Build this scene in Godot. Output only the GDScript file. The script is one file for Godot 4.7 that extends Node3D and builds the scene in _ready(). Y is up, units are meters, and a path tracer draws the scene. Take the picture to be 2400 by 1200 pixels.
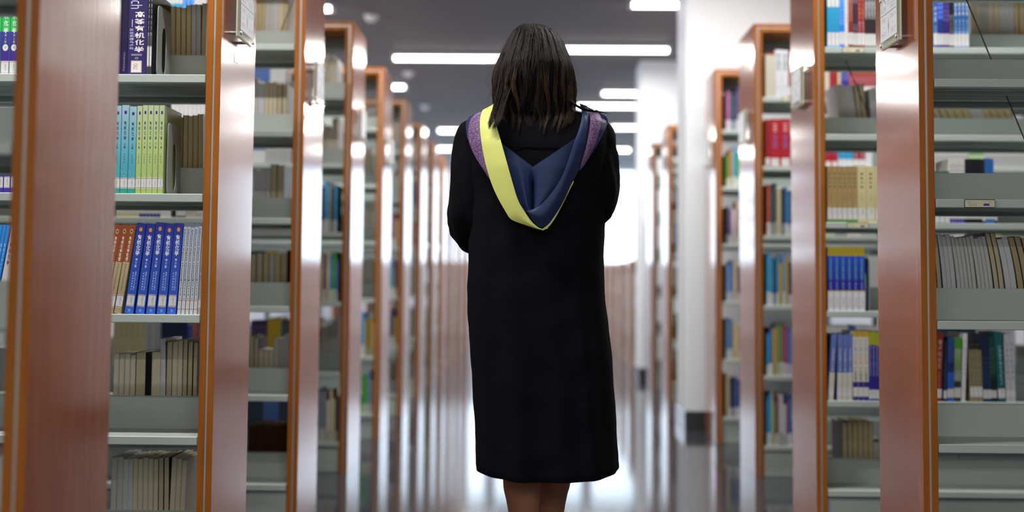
extends Node3D
# A graduate walking down the centre aisle of a library. Units are metres, y is up, the aisle runs along -z.

const XL := -0.9025      # aisle faces of the left and right bookcases
const XR := 1.1066
const Z1 := 2.30         # front of the first row, and the pitch of the rows
const PITCH := 1.357
const DEEP := 0.454
const TALL := 2.25
const CEIL := 3.2
const LEVELS := [1.878, 1.532, 1.186, 0.840, 0.494, 0.150]
const LEVEL_NAMES := ["top", "second", "third", "fourth", "fifth", "bottom"]
const ORD := ["zeroth", "first", "second", "third", "fourth", "fifth", "sixth", "seventh", "eighth", "ninth", "tenth", "eleventh", "twelfth", "thirteenth", "fourteenth", "fifteenth", "sixteenth", "seventeenth", "eighteenth", "nineteenth", "twentieth"]
const EYE := Vector3(0, 0.9351, 0)

var cam_basis := Basis.from_euler(Vector3(0.06322, 0.01553, 0.00815))
var M := {}
var rng := RandomNumberGenerator.new()
var atlas: Image
var cells := {}
var book_cache := {}
var tray_cache := {}
var pending := []          # books to be labelled at the end
var far_books: MB


class MB:                  # collects triangles; quads are given anticlockwise as seen from outside
	var v := PackedVector3Array()
	var n := PackedVector3Array()
	var uv := PackedVector2Array()
	var col := PackedColorArray()
	var idx := PackedInt32Array()
	var use_col := false
	var tint := Color.WHITE

	func vert(p: Vector3, nn: Vector3, t := Vector2.ZERO) -> int:
		v.append(p); n.append(nn); uv.append(t)
		if use_col: col.append(tint)
		return v.size() - 1

	func tri(a: Vector3, b: Vector3, c: Vector3, ta := Vector2.ZERO, tb := Vector2.ZERO, tc := Vector2.ZERO) -> void:
		var nn := (b - a).cross(c - a).normalized()
		var i := vert(a, nn, ta); vert(b, nn, tb); vert(c, nn, tc)
		idx.append_array([i, i + 2, i + 1])

	func quad(a: Vector3, b: Vector3, c: Vector3, d: Vector3, ta := Vector2.ZERO, tb := Vector2.ZERO, tc := Vector2.ZERO, td := Vector2.ZERO) -> void:
		var nn := (c - a).cross(d - b).normalized()
		var i := vert(a, nn, ta); vert(b, nn, tb); vert(c, nn, tc); vert(d, nn, td)
		idx.append_array([i, i + 2, i + 1, i, i + 3, i + 2])

	func facing(p: Array, c: Vector3) -> void:          # a 3- or 4-gon turned away from c
		var nn: Vector3 = (p[1] - p[0]).cross(p[2] - p[0])
		var flip := nn.dot(p[0] - c) < 0
		if p.size() == 3:
			if flip: tri(p[0], p[2], p[1])
			else: tri(p[0], p[1], p[2])
		elif flip: quad(p[0], p[3], p[2], p[1], Vector2(0, 0), Vector2(0, 1), Vector2(1, 1), Vector2(1, 0))
		else: quad(p[0], p[1], p[2], p[3], Vector2(0, 0), Vector2(1, 0), Vector2(1, 1), Vector2(0, 1))

	func box(lo: Vector3, hi: Vector3, ch := 0.0) -> void:   # a box, its edges chamfered by ch
		var c := (lo + hi) / 2.0
		var h := (hi - lo) / 2.0
		ch = minf(ch, minf(h.x, minf(h.y, h.z)) * 0.9)
		if ch <= 0.0:
			for ax in 3:
				for s in [-1.0, 1.0]:
					var q := []
					for k in [[-1, -1], [1, -1], [1, 1], [-1, 1]]:
						var p := Vector3.ZERO
						p[ax] = s * h[ax]; p[(ax + 1) % 3] = k[0] * h[(ax + 1) % 3]; p[(ax + 2) % 3] = k[1] * h[(ax + 2) % 3]
						q.append(c + p)
					facing(q, c)
			return
		for ax in 3:
			var b := (ax + 1) % 3
			var d := (ax + 2) % 3
			for s in [-1.0, 1.0]:
				var q := []
				for k in [[-1, -1], [1, -1], [1, 1], [-1, 1]]:
					var p := Vector3.ZERO
					p[ax] = s * h[ax]; p[b] = k[0] * (h[b] - ch); p[d] = k[1] * (h[d] - ch)
					q.append(c + p)
				facing(q, c)
				for s2 in [-1.0, 1.0]:                       # the edge along d between faces ax and b
					var e := []
					for k in [[0, -1], [0, 1], [1, 1], [1, -1]]:
						var p := Vector3.ZERO
						p[ax] = s * (h[ax] - (0.0 if k[0] == 0 else ch)); p[b] = s2 * (h[b] - (ch if k[0] == 0 else 0.0)); p[d] = k[1] * (h[d] - ch)
						e.append(c + p)
					facing(e, c)
		for sx in [-1.0, 1.0]:
			for sy in [-1.0, 1.0]:
				for sz in [-1.0, 1.0]:
					var s := Vector3(sx, sy, sz)
					facing([c + s * (h - Vector3(0, ch, ch)), c + s * (h - Vector3(ch, 0, ch)), c + s * (h - Vector3(ch, ch, 0))], c)

	func grid(rows: Array, wrap := false, flip := false, us := 1.0, vs := 1.0) -> void:   # rows of points, smooth; wrap joins each row's ends
		var h := rows.size()
		var w: int = rows[0].size()
		var at := v.size()
		var acc := []
		for j in h:
			var line := PackedVector3Array()
			line.resize(w)
			acc.append(line)
		var wq := w if wrap else w - 1
		for j in h - 1:
			for i in wq:
				var k := (i + 1) % w
				var nn: Vector3 = (rows[j + 1][k] - rows[j][i]).cross(rows[j + 1][i] - rows[j][k])
				if flip: nn = -nn
				acc[j][i] += nn; acc[j][k] += nn; acc[j + 1][i] += nn; acc[j + 1][k] += nn
		for j in h:
			for i in w:
				vert(rows[j][i], acc[j][i].normalized(), Vector2(us * i / maxf(1.0, wq), vs * j / (h - 1.0)))
		for j in h - 1:
			for i in wq:
				var k := (i + 1) % w
				var a := at + j * w + i
				var b := at + j * w + k
				var c := at + (j + 1) * w + k
				var d := at + (j + 1) * w + i
				if flip: idx.append_array([a, b, c, a, c, d])
				else: idx.append_array([a, c, b, a, d, c])

	func fan(ring: Array, up: bool) -> void:
		var c := Vector3.ZERO
		for p in ring: c += p
		c /= ring.size()
		for i in ring.size():
			if up: tri(c, ring[i], ring[(i + 1) % ring.size()])
			else: tri(c, ring[(i + 1) % ring.size()], ring[i])

	func tube(path: Array, radii: Array, sides := 8, caps := true) -> void:
		var rows := []
		var side := Vector3.ZERO
		for j in path.size():
			var t: Vector3 = (path[mini(j + 1, path.size() - 1)] - path[maxi(j - 1, 0)]).normalized()
			if side == Vector3.ZERO: side = t.cross(Vector3.UP if absf(t.y) < 0.9 else Vector3.RIGHT).normalized()
			side = (side - t * side.dot(t)).normalized()
			var up := t.cross(side)
			var ring := []
			for i in sides:
				var a := TAU * i / sides
				ring.append(path[j] + (side * cos(a) + up * sin(a)) * radii[j])
			rows.append(ring)
		grid(rows, true, false)
		if caps:
			fan(rows[0], false); fan(rows[-1], true)

	func mesh() -> ArrayMesh:
		var a := []
		a.resize(Mesh.ARRAY_MAX)
		a[Mesh.ARRAY_VERTEX] = v; a[Mesh.ARRAY_NORMAL] = n; a[Mesh.ARRAY_TEX_UV] = uv; a[Mesh.ARRAY_INDEX] = idx
		if use_col: a[Mesh.ARRAY_COLOR] = col
		var m := ArrayMesh.new()
		m.add_surface_from_arrays(Mesh.PRIMITIVE_TRIANGLES, a)
		return m


# ------------------------------------------------------------------ helpers

func tag(o: Node, label: String, category: String, group := "", kind := "") -> Node:
	if label: o.set_meta("label", label)
	if category: o.set_meta("category", category)
	if group: o.set_meta("group", group)
	if kind: o.set_meta("kind", kind)
	return o


func numbered(called: String, under: Node) -> String:
	if not under.has_node(called): return called
	var key := "count_" + called
	var k: int = under.get_meta(key) if under.has_meta(key) else 1
	while under.has_node("%s_%03d" % [called, k]): k += 1
	return "%s_%03d" % [called, k]


func put(mesh: Mesh, called: String, mat: Material, under: Node, at := Transform3D()) -> MeshInstance3D:
	var o := MeshInstance3D.new()
	o.name = numbered(called, under)
	o.mesh = mesh
	o.material_override = mat
	o.transform = at
	under.add_child(o, true)
	return o


func thing(called: String, label: String, category: String, at := Vector3.ZERO, group := "") -> Node3D:
	var o := Node3D.new()
	o.name = numbered(called, self)
	o.position = at
	add_child(o, true)
	tag(o, label, category, group)
	return o


func boxed(lo: Vector3, hi: Vector3, ch := 0.0) -> ArrayMesh:
	var mb := MB.new()
	mb.box(lo.min(hi), lo.max(hi), ch)
	return mb.mesh()


func mat(hex: String, rough := 0.6, spec := 0.5, metal := 0.0) -> StandardMaterial3D:
	var m := StandardMaterial3D.new()
	m.albedo_color = Color(hex)
	m.roughness = rough
	m.metallic_specular = spec
	m.metallic = metal
	return m


func noise_tex(freq: float, stops: Array, colors: Array, size := 512, octaves := 4) -> NoiseTexture2D:
	var f := FastNoiseLite.new()
	f.seed = 7 + int(freq * 1000)
	f.frequency = freq
	f.fractal_octaves = octaves
	var g := Gradient.new()
	g.offsets = PackedFloat32Array(stops)
	g.colors = PackedColorArray(colors)
	var t := NoiseTexture2D.new()
	t.width = size; t.height = size
	t.seamless = true
	t.noise = f
	t.color_ramp = g
	return t


func row_z(n: int) -> float:                    # front of row n (0 is the nearest row on the left)
	return Z1 + PITCH * n


func at_px(x: float, y: float, z: float) -> Vector3:        # the point of the plane z metres ahead that the photograph shows at a pixel
	var d := cam_basis * Vector3((x - 1200.0) / 3000.0, -(y - 476.0) / 3000.0, -1.0)
	return EYE + d * (-z / d.z)


# ------------------------------------------------------------------ the scene

func _ready() -> void:
	rng.seed = 20240611
	# camera: a fast 50 mm lens, the print cropped from below the lens axis
	var cam := Camera3D.new()
	cam.name = "camera"
	cam.projection = Camera3D.PROJECTION_FRUSTUM
	cam.near = 0.05
	cam.far = 100.0
	cam.transform = Transform3D(cam_basis, EYE)
	var lens := CameraAttributesPhysical.new()
	lens.frustum_focal_length = 50.0
	lens.frustum_focus_distance = 3.62
	lens.frustum_near = 0.05
	lens.frustum_far = 100.0
	lens.exposure_aperture = 1.6
	lens.exposure_sensitivity = 100.0
	cam.attributes = lens
	cam.size = 0.05 * 1200.0 / 3000.0
	cam.frustum_offset = Vector2(0, -0.05 * 124.0 / 3000.0)
	add_child(cam)
	cam.current = true
	# overcast daylight outside the far windows
	var env := Environment.new()
	env.background_mode = Environment.BG_COLOR
	env.background_color = Color(0.86, 0.93, 1.0)
	env.background_energy_multiplier = 4.3
	env.tonemap_mode = Environment.TONE_MAPPER_LINEAR
	env.tonemap_exposure = 1.16
	env.sdfgi_enabled = true
	env.ssao_enabled = true
	env.ssil_enabled = true
	var we := WorldEnvironment.new()
	we.name = "world_environment"
	we.environment = env
	add_child(we)

	materials()
	draw_atlas()
	lamps()
	room()
	for n in 13: bookcase(-1, n)
	for n in [1, 2, 3, 4, 5, 6, 7]: bookcase(1, n)
	for n in [9, 10, 11, 12, 13]: bookcase(1, n, 1.22)
	person()
	signs()
	books()
	finish_books()


# ------------------------------------------------------------------ materials

func materials() -> void:
	var w := mat("#ffffff", 0.15, 0.66)                              # glossy veneer of the end panels, its grain upright
	w.albedo_texture = noise_tex(0.02, [0.0, 0.42, 0.6, 1.0], [Color("#934a1e"), Color("#9c5224"), Color("#a25628"), Color("#a95e30")])
	w.uv1_triplanar = true
	w.uv1_scale = Vector3(3.0, 0.22, 3.0)
	w.clearcoat_enabled = true
	w.clearcoat = 0.5
	w.clearcoat_roughness = 0.12
	M.panel = w
	var e := mat("#ffffff", 0.42, 0.4)                              # orange lipping on the panel edges
	e.albedo_texture = noise_tex(0.03, [0.0, 0.5, 1.0], [Color("#985614"), Color("#a4601a"), Color("#ac6820")], 256)
	e.uv1_triplanar = true
	e.uv1_scale = Vector3(3.0, 0.3, 3.0)
	M.edge = e
	M.strip = mat("#c9c7c2", 0.35, 0.5, 0.6)
	M.steel = mat("#b8c3be", 0.42, 0.5)
	M.steel_back = mat("#a0aaa6", 0.5, 0.45)
	M.steel_dark = mat("#7d8482", 0.5, 0.4)
	M.white = mat("#f2f6fa", 0.6, 0.4)
	M.wall = mat("#e9e9ee", 0.8, 0.3)
	var f := mat("#ffffff", 0.08, 0.31)                             # polished dark granite
	f.albedo_texture = noise_tex(0.25, [0.0, 0.45, 0.6, 1.0], [Color("#2c2e32"), Color("#383a3f"), Color("#404248"), Color("#5c5e65")], 512, 3)
	f.uv1_triplanar = true
	f.uv1_scale = Vector3(1.6, 1.6, 1.6)
	M.floor = f
	M.skirting = mat("#3c3e42", 0.2, 0.5)
	M.slat = mat("#78787f", 0.6, 0.35)
	M.slat_void = mat("#2a2a2e", 0.9, 0.2)
	M.alu = mat("#c8ccd0", 0.35, 0.5, 0.5)
	M.rod = mat("#5c5c58", 0.4, 0.5, 0.6)
	M.dark = mat("#202224", 0.5, 0.4)
	var g := mat("#ffffff", 0.02, 0.5)
	g.transparency = BaseMaterial3D.TRANSPARENCY_ALPHA
	g.albedo_color = Color(0.95, 0.98, 0.97, 0.10)
	M.glass = g
	var a := mat("#f2f4ea", 0.08, 0.5)
	a.transparency = BaseMaterial3D.TRANSPARENCY_ALPHA
	a.albedo_color = Color(0.93, 0.95, 0.86, 0.35)
	M.acrylic = a
	M.acrylic_edge = mat("#e3e6cc", 0.2, 0.5)
	var l := mat("#ffffff", 0.5, 0.3)
	l.emission_enabled = true
	l.emission = Color(1.0, 0.99, 0.98)
	l.emission_energy_multiplier = 9.0
	M.tube = l
	M.print = mat("#ffffff", 0.4, 0.4)
	M.pages = mat("#ffffff", 0.85, 0.25)


# ------------------------------------------------------------------ the printed sheet: spines, labels, page edges, signs

const GLYPHS := {
	"有": "14e4 7128 575e 57c7ce 59c9 5bcb", "机": "1585 414e 461a 4679 929a7e 92d2ddfd", "化": "6126 454e e398 919dedeb",
	"学": "3143 7183 d1b3 2527 25e5e7 48b887 888e6d 1aea", "高": "8183 13e3 55b5b85855 2f2aeaee 6cacae6e6c", "等": "3214 2363 b294 a3e3 46b6 8489 19e9 2cec a9ae8e 5d6e",
	"第": "3214 2363 b294 a3e3 36d6d989 3639 39d9 852f 8bdb db9e", "六": "8183 15e5 6a2e 9ade", "二": "35c5 1ded", "版": "2126 212a1e 2676 6166 2a6a6e 82e1 82897e 86d6 d68e 88de",
	"上": "818e 87d7 1eee", "下": "12e2 828e 85c8", "册": "323e 32727e 929e 92d2de 18f8", "反": "22d1 222a1e 26c6 c64e 69de", "应": "8183 14e4 14143e 5769 8779 d79c 2eee",
	"理": "1262 1767 1d6d 323d 82e2e88882 85e5 b2bd 8ada 7ded", "与": "4243 42d2 4288e8ed9d 19c9", "结": "41 2557 28 5917 1c5b 74f4 b1b7 87e7 8ae aeaeae 8e", "构": "1575 414e 461a 92 7292e5ee9d a68c ec",
	"大": "15e5 81862e 86de", "教": "1474 414a 17 87 9217 6a6e4d 2b7a a183 e5 95d5 d57e 89ee", "基": "12e2 313 a1a8 5459 5 9 1a ea 818e 3eed", "程": "7142 1575 424e 461a 82e2e68682 88e8 b8be 7eee 8bdb",
}
const FILLER := "大理反应教程结构等高基与学化"


func cell(called: String) -> Rect2i:
	if not cells.has(called):
		var k := cells.size()
		cells[called] = Rect2i((k % 32) * 64, (k / 32) * 512, 64, 512)
	return cells[called]


func dot(x: float, y: float, r: float, c: Color, clip: Rect2i) -> void:
	var x0 := maxi(int(floorf(x - r)), clip.position.x)
	var x1 := mini(int(ceilf(x + r)), clip.end.x - 1)
	var y0 := maxi(int(floorf(y - r)), clip.position.y)
	var y1 := mini(int(ceilf(y + r)), clip.end.y - 1)
	for j in range(y0, y1 + 1):
		for i in range(x0, x1 + 1):
			var a := clampf(r + 0.5 - Vector2(i - x, j - y).length(), 0.0, 1.0)
			if a > 0: atlas.set_pixel(i, j, atlas.get_pixel(i, j).lerp(c, a))


func hexa(s: String) -> int:
	return "0123456789abcdef".find(s)


func glyph(ch: String, x: float, y: float, size: float, c: Color, bold: float, clip: Rect2i) -> void:   # x, y: centre
	if not GLYPHS.has(ch):
		return
	for stroke in GLYPHS[ch].split(" "):
		var pts := []
		for i in range(0, stroke.length() - 1, 2):
			pts.append(Vector2(x, y) + (Vector2(hexa(stroke[i]), hexa(stroke[i + 1])) - Vector2(8, 8)) * size / 16.0)
		for i in pts.size() - 1:
			var steps := maxi(2, int((pts[i + 1] - pts[i]).length() / maxf(0.5, bold * 0.6)))
			for k in steps + 1:
				var p: Vector2 = pts[i].lerp(pts[i + 1], k / float(steps))
				dot(p.x, p.y, bold, c, clip)


func column(text: String, x: float, y: float, size: float, step: float, c: Color, bold: float, clip: Rect2i) -> float:
	for ch in text:
		glyph(ch, x, y, size, c, bold, clip)
		y += step
	return y


func filler(n: int, x: float, y: float, size: float, step: float, c: Color, clip: Rect2i) -> void:
	for i in n: glyph(FILLER[rng.randi() % FILLER.length()], x, y + i * step, size, c, maxf(0.6, size * 0.045), clip)


func latin(text: String, x: int, y: int, px: int, c: Color, turned: bool, clip: Rect2i, stretch := 1.0, bold := false) -> void:   # turned: reads downwards; x is then the left edge of the rotated line
	var font := SystemFont.new()
	font.font_names = PackedStringArray(["Droid Sans"])
	if bold: font.font_weight = 700
	var ts := TextServerManager.get_primary_interface()
	var rid: RID = font.get_rids()[0]
	var sz := Vector2i(px, 0)
	var pen := 0.0
	for i in text.length():
		var gi := ts.font_get_glyph_index(rid, px, text.unicode_at(i), 0)
		ts.font_render_glyph(rid, sz, gi)
		var adv := ts.font_get_glyph_advance(rid, px, gi).x
		var page := ts.font_get_glyph_texture_idx(rid, sz, gi)
		if page >= 0:
			var im := ts.font_get_texture_image(rid, sz, page)
			var r := ts.font_get_glyph_uv_rect(rid, sz, gi)
			var off := ts.font_get_glyph_offset(rid, sz, gi)
			var gs := ts.font_get_glyph_size(rid, sz, gi)
			for gy in int(r.size.y):
				for gx in int(r.size.x):
					var al := im.get_pixel(int(r.position.x) + gx, int(r.position.y) + gy).a
					if al < 0.05: continue
					var lx := (pen + off.x + gx * gs.x / r.size.x) * stretch
					var ly := px + off.y + gy * gs.y / r.size.y
					var q := Vector2i(int(x + px * 1.15 - ly), int(y + lx)) if turned else Vector2i(int(x + lx), int(y + ly))
					if clip.has_point(q): atlas.set_pixelv(q, atlas.get_pixelv(q).lerp(c, al))
		pen += adv


func spine(called: String, bands: Array) -> Rect2i:      # bands of [from, to, top colour, bottom colour], heights from the top as parts of 1
	var r := cell(called)
	for b in bands:
		var y0 := int(b[0] * 512)
		var y1 := int(b[1] * 512)
		for y in range(y0, y1):
			var c: Color = Color(b[2]).lerp(Color(b[3] if b.size() > 3 else b[2]), (y - y0) / maxf(1.0, y1 - y0))
			atlas.fill_rect(Rect2i(r.position.x, r.position.y + y, 64, 1), c)
	return r


func sticker_at(r: Rect2i, y0: float, y1: float, border := "#b5473f", inset := 4) -> void:     # a call-number label wrapped round the spine
	var a := r.position.y + int(y0 * 512)
	var b := r.position.y + int(y1 * 512)
	atlas.fill_rect(Rect2i(r.position.x + inset, a, 64 - 2 * inset, b - a), Color("#dfe1e2"))
	atlas.fill_rect(Rect2i(r.position.x + inset, a + 3, 64 - 2 * inset, 3), Color(border))
	atlas.fill_rect(Rect2i(r.position.x + inset, b - 6, 64 - 2 * inset, 3), Color(border))
	latin("O62/17", r.position.x + 28, a + 14, 17, Color("#777b80"), true, Rect2i(r.position.x, a, 64, b - a), 0.8)


func draw_atlas() -> void:
	atlas = Image.create(2048, 2048, false, Image.FORMAT_RGB8)
	atlas.fill(Color("#808080"))
	var ink := Color("#26303c")
	var white := Color("#f2f2f0")
	var r := spine("march", [[0, 1, "#33295c", "#3d3068"]])
	latin("March", r.position.x - 1, r.position.y + 6, 50, Color("#cdd4e6"), true, r, 1.0)
	column("高等有机化学", r.position.x + 38, r.position.y + 176, 34, 39, white, 2.0, r)
	atlas.fill_rect(Rect2i(r.position.x + 12, r.position.y + 205, 2, 42), white)
	column("反应机理与结构", r.position.x + 12, r.position.y + 262, 14, 17, Color("#b9c1d8"), 0.9, r)
	atlas.fill_rect(Rect2i(r.position.x + 12, r.position.y + 395, 36, 10), Color("#8d8fa8"))
	dot(r.position.x + 30, r.position.y + 418, 6, Color("#aab0cc"), r)
	dot(r.position.x + 30, r.position.y + 418, 3, Color("#33295c"), r)
	atlas.fill_rect(Rect2i(r.position.x + 12, r.position.y + 432, 36, 66), Color("#d9cfc9"))
	atlas.fill_rect(Rect2i(r.position.x + 15, r.position.y + 437, 30, 56), Color("#efe9e6"))
	latin("O62", r.position.x + 18, r.position.y + 448, 18, Color("#777777"), true, r)

	r = spine("dark_navy", [[0, 1, "#1f1d36", "#2b2550"]])
	latin("Chemistry", r.position.x + 20, r.position.y + 380, 24, Color("#b9bfd2"), true, r)
	r = spine("dark_grey", [[0, 0.5, "#2a2c33"], [0.5, 1, "#555b60", "#3c4146"]])
	filler(7, r.position.x + 32, r.position.y + 60, 26, 34, Color("#b8bcc4"), r)
	sticker_at(r, 0.66, 0.9)
	r = spine("teal", [[0, 0.45, "#a9c9d6", "#6fb7cc"], [0.45, 0.88, "#6fb7cc", "#3fa7b6"], [0.88, 1, "#35a48c"]])
	var r2 := spine("lime", [[0, 0.3, "#c3cfa9", "#bfd39a"], [0.3, 1, "#bfd394", "#a9c46c"]])
	for q in [[r, "上册"], [r2, "下册"]]:
		var p: Rect2i = q[0]
		atlas.fill_rect(Rect2i(p.position.x + 22, p.position.y + 34, 22, 18), Color("#3c2c84"))
		column("有机化学", p.position.x + 32, p.position.y + 104, 26, 29, ink, 1.3, p)
		column(q[1], p.position.x + 32, p.position.y + 224, 16, 20, ink, 0.9, p)
		filler(4, p.position.x + 32, p.position.y + 285, 12, 15, Color("#4b5a58"), p)
		for k in 24: dot(p.position.x + rng.randf() * 64, p.position.y + 370 + rng.randf() * 60, 1.5, Color(1, 1, 1), p)
		sticker_at(p, 0.82, 0.94, "#b96a6a", 0)
	r = spine("brown", [[0, 0.42, "#9a4c26", "#a8592f"], [0.42, 1, "#c2b08d", "#b5a37e"]])
	dot(r.position.x + 32, r.position.y + 38, 14, Color("#d8c7ae"), r)
	dot(r.position.x + 32, r.position.y + 38, 9, Color("#77512f"), r)
	column("有机化学教程", r.position.x + 32, r.position.y + 78, 24, 24, white, 1.3, r)
	filler(12, r.position.x + 32, r.position.y + 230, 11, 13, Color("#6b5c46"), r)
	sticker_at(r, 0.79, 0.93, "#a8423c", 0)
	r = spine("blue", [[0, 0.2, "#2b358c", "#3548ae"], [0.2, 1, "#3548ae", "#3f70d8"]])
	dot(r.position.x + 32, r.position.y + 36, 12, Color("#d89a4e"), r)
	column("有机化学", r.position.x + 32, r.position.y + 80, 32, 30, white, 1.9, r)
	column("第六版", r.position.x + 32, r.position.y + 206, 16, 19, Color("#dfe6ff"), 0.9, r)
	filler(9, r.position.x + 40, r.position.y + 278, 10, 12, Color("#cdd9ff"), r)
	filler(7, r.position.x + 24, r.position.y + 284, 10, 15, Color("#cdd9ff"), r)
	sticker_at(r, 0.79, 0.92, "#c0504a", 6)
	dot(r.position.x + 32, r.position.y + 492, 9, Color("#7f9df0"), r)
	r = spine("silver", [[0, 0.04, "#717884"], [0.04, 1, "#b9c3d4", "#d3d9de"]])
	latin("Advanced Organic Chemistry", r.position.x + 8, r.position.y + 32, 34, Color("#3a3f4c"), true, r, 0.62, true)
	column("高等有机化学", r.position.x + 32, r.position.y + 316, 15, 17, Color("#2d3340"), 1.0, r)
	dot(r.position.x + 32, r.position.y + 425, 8, Color("#8e8aa8"), r)
	sticker_at(r, 0.84, 0.95, "#b95a56", 0)
	r = spine("mauve", [[0, 0.05, "#4a2b7c"], [0.05, 1, "#a8a4b4", "#b9b7bb"]])
	column("等高有机化学大教程", r.position.x + 32, r.position.y + 70, 22, 24, Color("#6d4f93"), 1.3, r)
	filler(8, r.position.x + 32, r.position.y + 300, 16, 18, Color("#3a3644"), r)
	sticker_at(r, 0.83, 0.94, "#b95a56", 0)
	r = spine("purple_green", [[0, 0.46, "#38b25a", "#3dbb62"], [0.46, 0.83, "#463ba5", "#4a2f92"], [0.83, 1, "#c6b7cc", "#bfb3c9"]])
	column("有机化学", r.position.x + 32, r.position.y + 90, 38, 46, white, 2.2, r)
	column("第二版", r.position.x + 32, r.position.y + 258, 18, 22, Color("#8fd14f"), 1.2, r)
	dot(r.position.x + 32, r.position.y + 338, 22, Color("#dfeee0"), r)
	filler(1, r.position.x + 32, r.position.y + 338, 16, 1, Color("#4a5a50"), r)
	sticker_at(r, 0.84, 0.99, "#c89aa6", 4)
	r = spine("violet", [[0, 1, "#3d3596", "#4a3aa0"]])
	column("有机化学", r.position.x + 32, r.position.y + 70, 30, 36, white, 1.6, r)
	sticker_at(r, 0.78, 0.93, "#a68fc0", 3)
	r = spine("white_title", [[0, 1, "#e4e4e6", "#dcdce0"]])
	column("有机化学", r.position.x + 32, r.position.y + 120, 30, 34, ink, 1.6, r)
	sticker_at(r, 0.8, 0.92, "#7a5aa0", 0)
	# rows on the right
	r = spine("cyan", [[0, 0.35, "#d8dcda"], [0.35, 1, "#3fa9d8", "#29a3dc"]])
	filler(9, r.position.x + 32, r.position.y + 200, 26, 28, Color("#275a70"), r)
	sticker_at(r, 0.76, 0.97, "#cfd4d4", 0)
	r = spine("azure", [[0, 1, "#3d9aee", "#2f7fe6"]])
	filler(8, r.position.x + 32, r.position.y + 120, 22, 28, Color("#d4e8ff"), r)
	sticker_at(r, 0.75, 0.95, "#c99ab0", 0)
	r = spine("white_plain", [[0, 1, "#e2e2e4", "#d8d9da"]])
	filler(9, r.position.x + 32, r.position.y + 60, 24, 30, Color("#6b7aa8"), r)
	sticker_at(r, 0.77, 0.96, "#cfd4d4", 0)
	r = spine("brick", [[0, 1, "#94423a", "#8a2f3a"]])
	filler(9, r.position.x + 32, r.position.y + 30, 30, 32, Color("#e8cfc6"), r)
	sticker_at(r, 0.76, 0.95, "#d8d8d4", 0)
	r = spine("plum", [[0, 1, "#553a4c", "#3d2b3c"]])
	filler(4, r.position.x + 32, r.position.y + 24, 34, 36, Color("#d9cfd6"), r)
	filler(3, r.position.x + 32, r.position.y + 330, 26, 28, Color("#d9cfd6"), r)
	sticker_at(r, 0.77, 0.96, "#d8d8d4", 0)
	r = spine("crimson", [[0, 1, "#93303f", "#8c2736"]])
	filler(6, r.position.x + 32, r.position.y + 90, 34, 36, Color("#e8b04a"), r)
	filler(4, r.position.x + 32, r.position.y + 310, 28, 30, Color("#f0d8d8"), r)
	sticker_at(r, 0.77, 0.96, "#d8d8d4", 0)
	r = spine("black_glyph", [[0, 0.55, "#33443f"], [0.55, 1, "#362c34"]])
	filler(8, r.position.x + 32, r.position.y + 20, 46, 34, Color("#f0e8ec"), r)
	sticker_at(r, 0.78, 0.97, "#d8d8d4", 0)
	r = spine("tan_book", [[0, 1, "#ab9260", "#b59c6c"], [0.95, 1, "#3f9a4e"]])
	column("有机化学", r.position.x + 32, r.position.y + 70, 24, 40, Color("#3a3524"), 1.6, r)
	filler(4, r.position.x + 32, r.position.y + 250, 14, 24, Color("#6b5c3a"), r)
	sticker_at(r, 0.74, 0.94, "#d8d2c0", 2)
	r = spine("ivory", [[0, 1, "#d4cb9a", "#d0c898"]])
	column("高等化学", r.position.x + 32, r.position.y + 70, 22, 40, Color("#4a4630"), 1.6, r)
	filler(3, r.position.x + 32, r.position.y + 260, 14, 24, Color("#8a8464"), r)
	sticker_at(r, 0.74, 0.94, "#d8d2c0", 6)
	r = spine("blue_yellow", [[0, 0.14, "#b5a01c", "#c2aa20"], [0.14, 0.5, "#2b56cc", "#2548b8"], [0.5, 0.68, "#2a33a6", "#26309c"], [0.68, 0.7, "#e0c63a"], [0.7, 1, "#dfe2ea"]])
	filler(3, r.position.x + 32, r.position.y + 22, 20, 18, Color("#6e6212"), r)
	filler(10, r.position.x + 32, r.position.y + 96, 20, 18, Color("#8fc46a"), r)
	filler(3, r.position.x + 32, r.position.y + 290, 18, 20, Color("#c9ccf0"), r)
	sticker_at(r, 0.79, 0.94, "#d99a94", 4)
	r = spine("lilac", [[0, 0.58, "#6a7fc0", "#5d72b8"], [0.58, 1, "#d4d4c8", "#c9cabd"]])
	filler(7, r.position.x + 32, r.position.y + 120, 24, 26, Color("#e4e8f4"), r)
	sticker_at(r, 0.79, 0.94, "#c99a94", 4)
	r = spine("white_multi", [[0, 0.09, "#c2a23a"], [0.09, 0.73, "#e0ddd0"], [0.73, 0.81, "#3b2c8c"], [0.81, 0.94, "#dcdcd8"], [0.94, 1, "#3b2c8c"]])
	filler(4, r.position.x + 32, r.position.y + 70, 32, 34, Color("#5048a8"), r)
	filler(2, r.position.x + 32, r.position.y + 200, 32, 34, Color("#b85048"), r)
	filler(4, r.position.x + 32, r.position.y + 276, 30, 26, Color("#252a30"), r)
	r = spine("violet_yellow", [[0, 0.2, "#a9ae2c", "#b0b430"], [0.2, 1, "#33308c", "#352a94"]])
	filler(10, r.position.x + 32, r.position.y + 120, 24, 22, Color("#d0d4ee"), r)
	sticker_at(r, 0.84, 0.97, "#d8d8d4", 0)
	r = spine("blue_title", [[0, 1, "#3b62a8", "#3560a6"]])
	filler(3, r.position.x + 32, r.position.y + 190, 40, 44, Color("#f2f4fa"), r)
	filler(3, r.position.x + 32, r.position.y + 340, 20, 26, Color("#c9d4ea"), r)
	sticker_at(r, 0.76, 0.95, "#e0b0b8", 0)
	r = spine("blue_dark", [[0, 0.55, "#3a62d0"], [0.55, 1, "#28387c"]])
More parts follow.
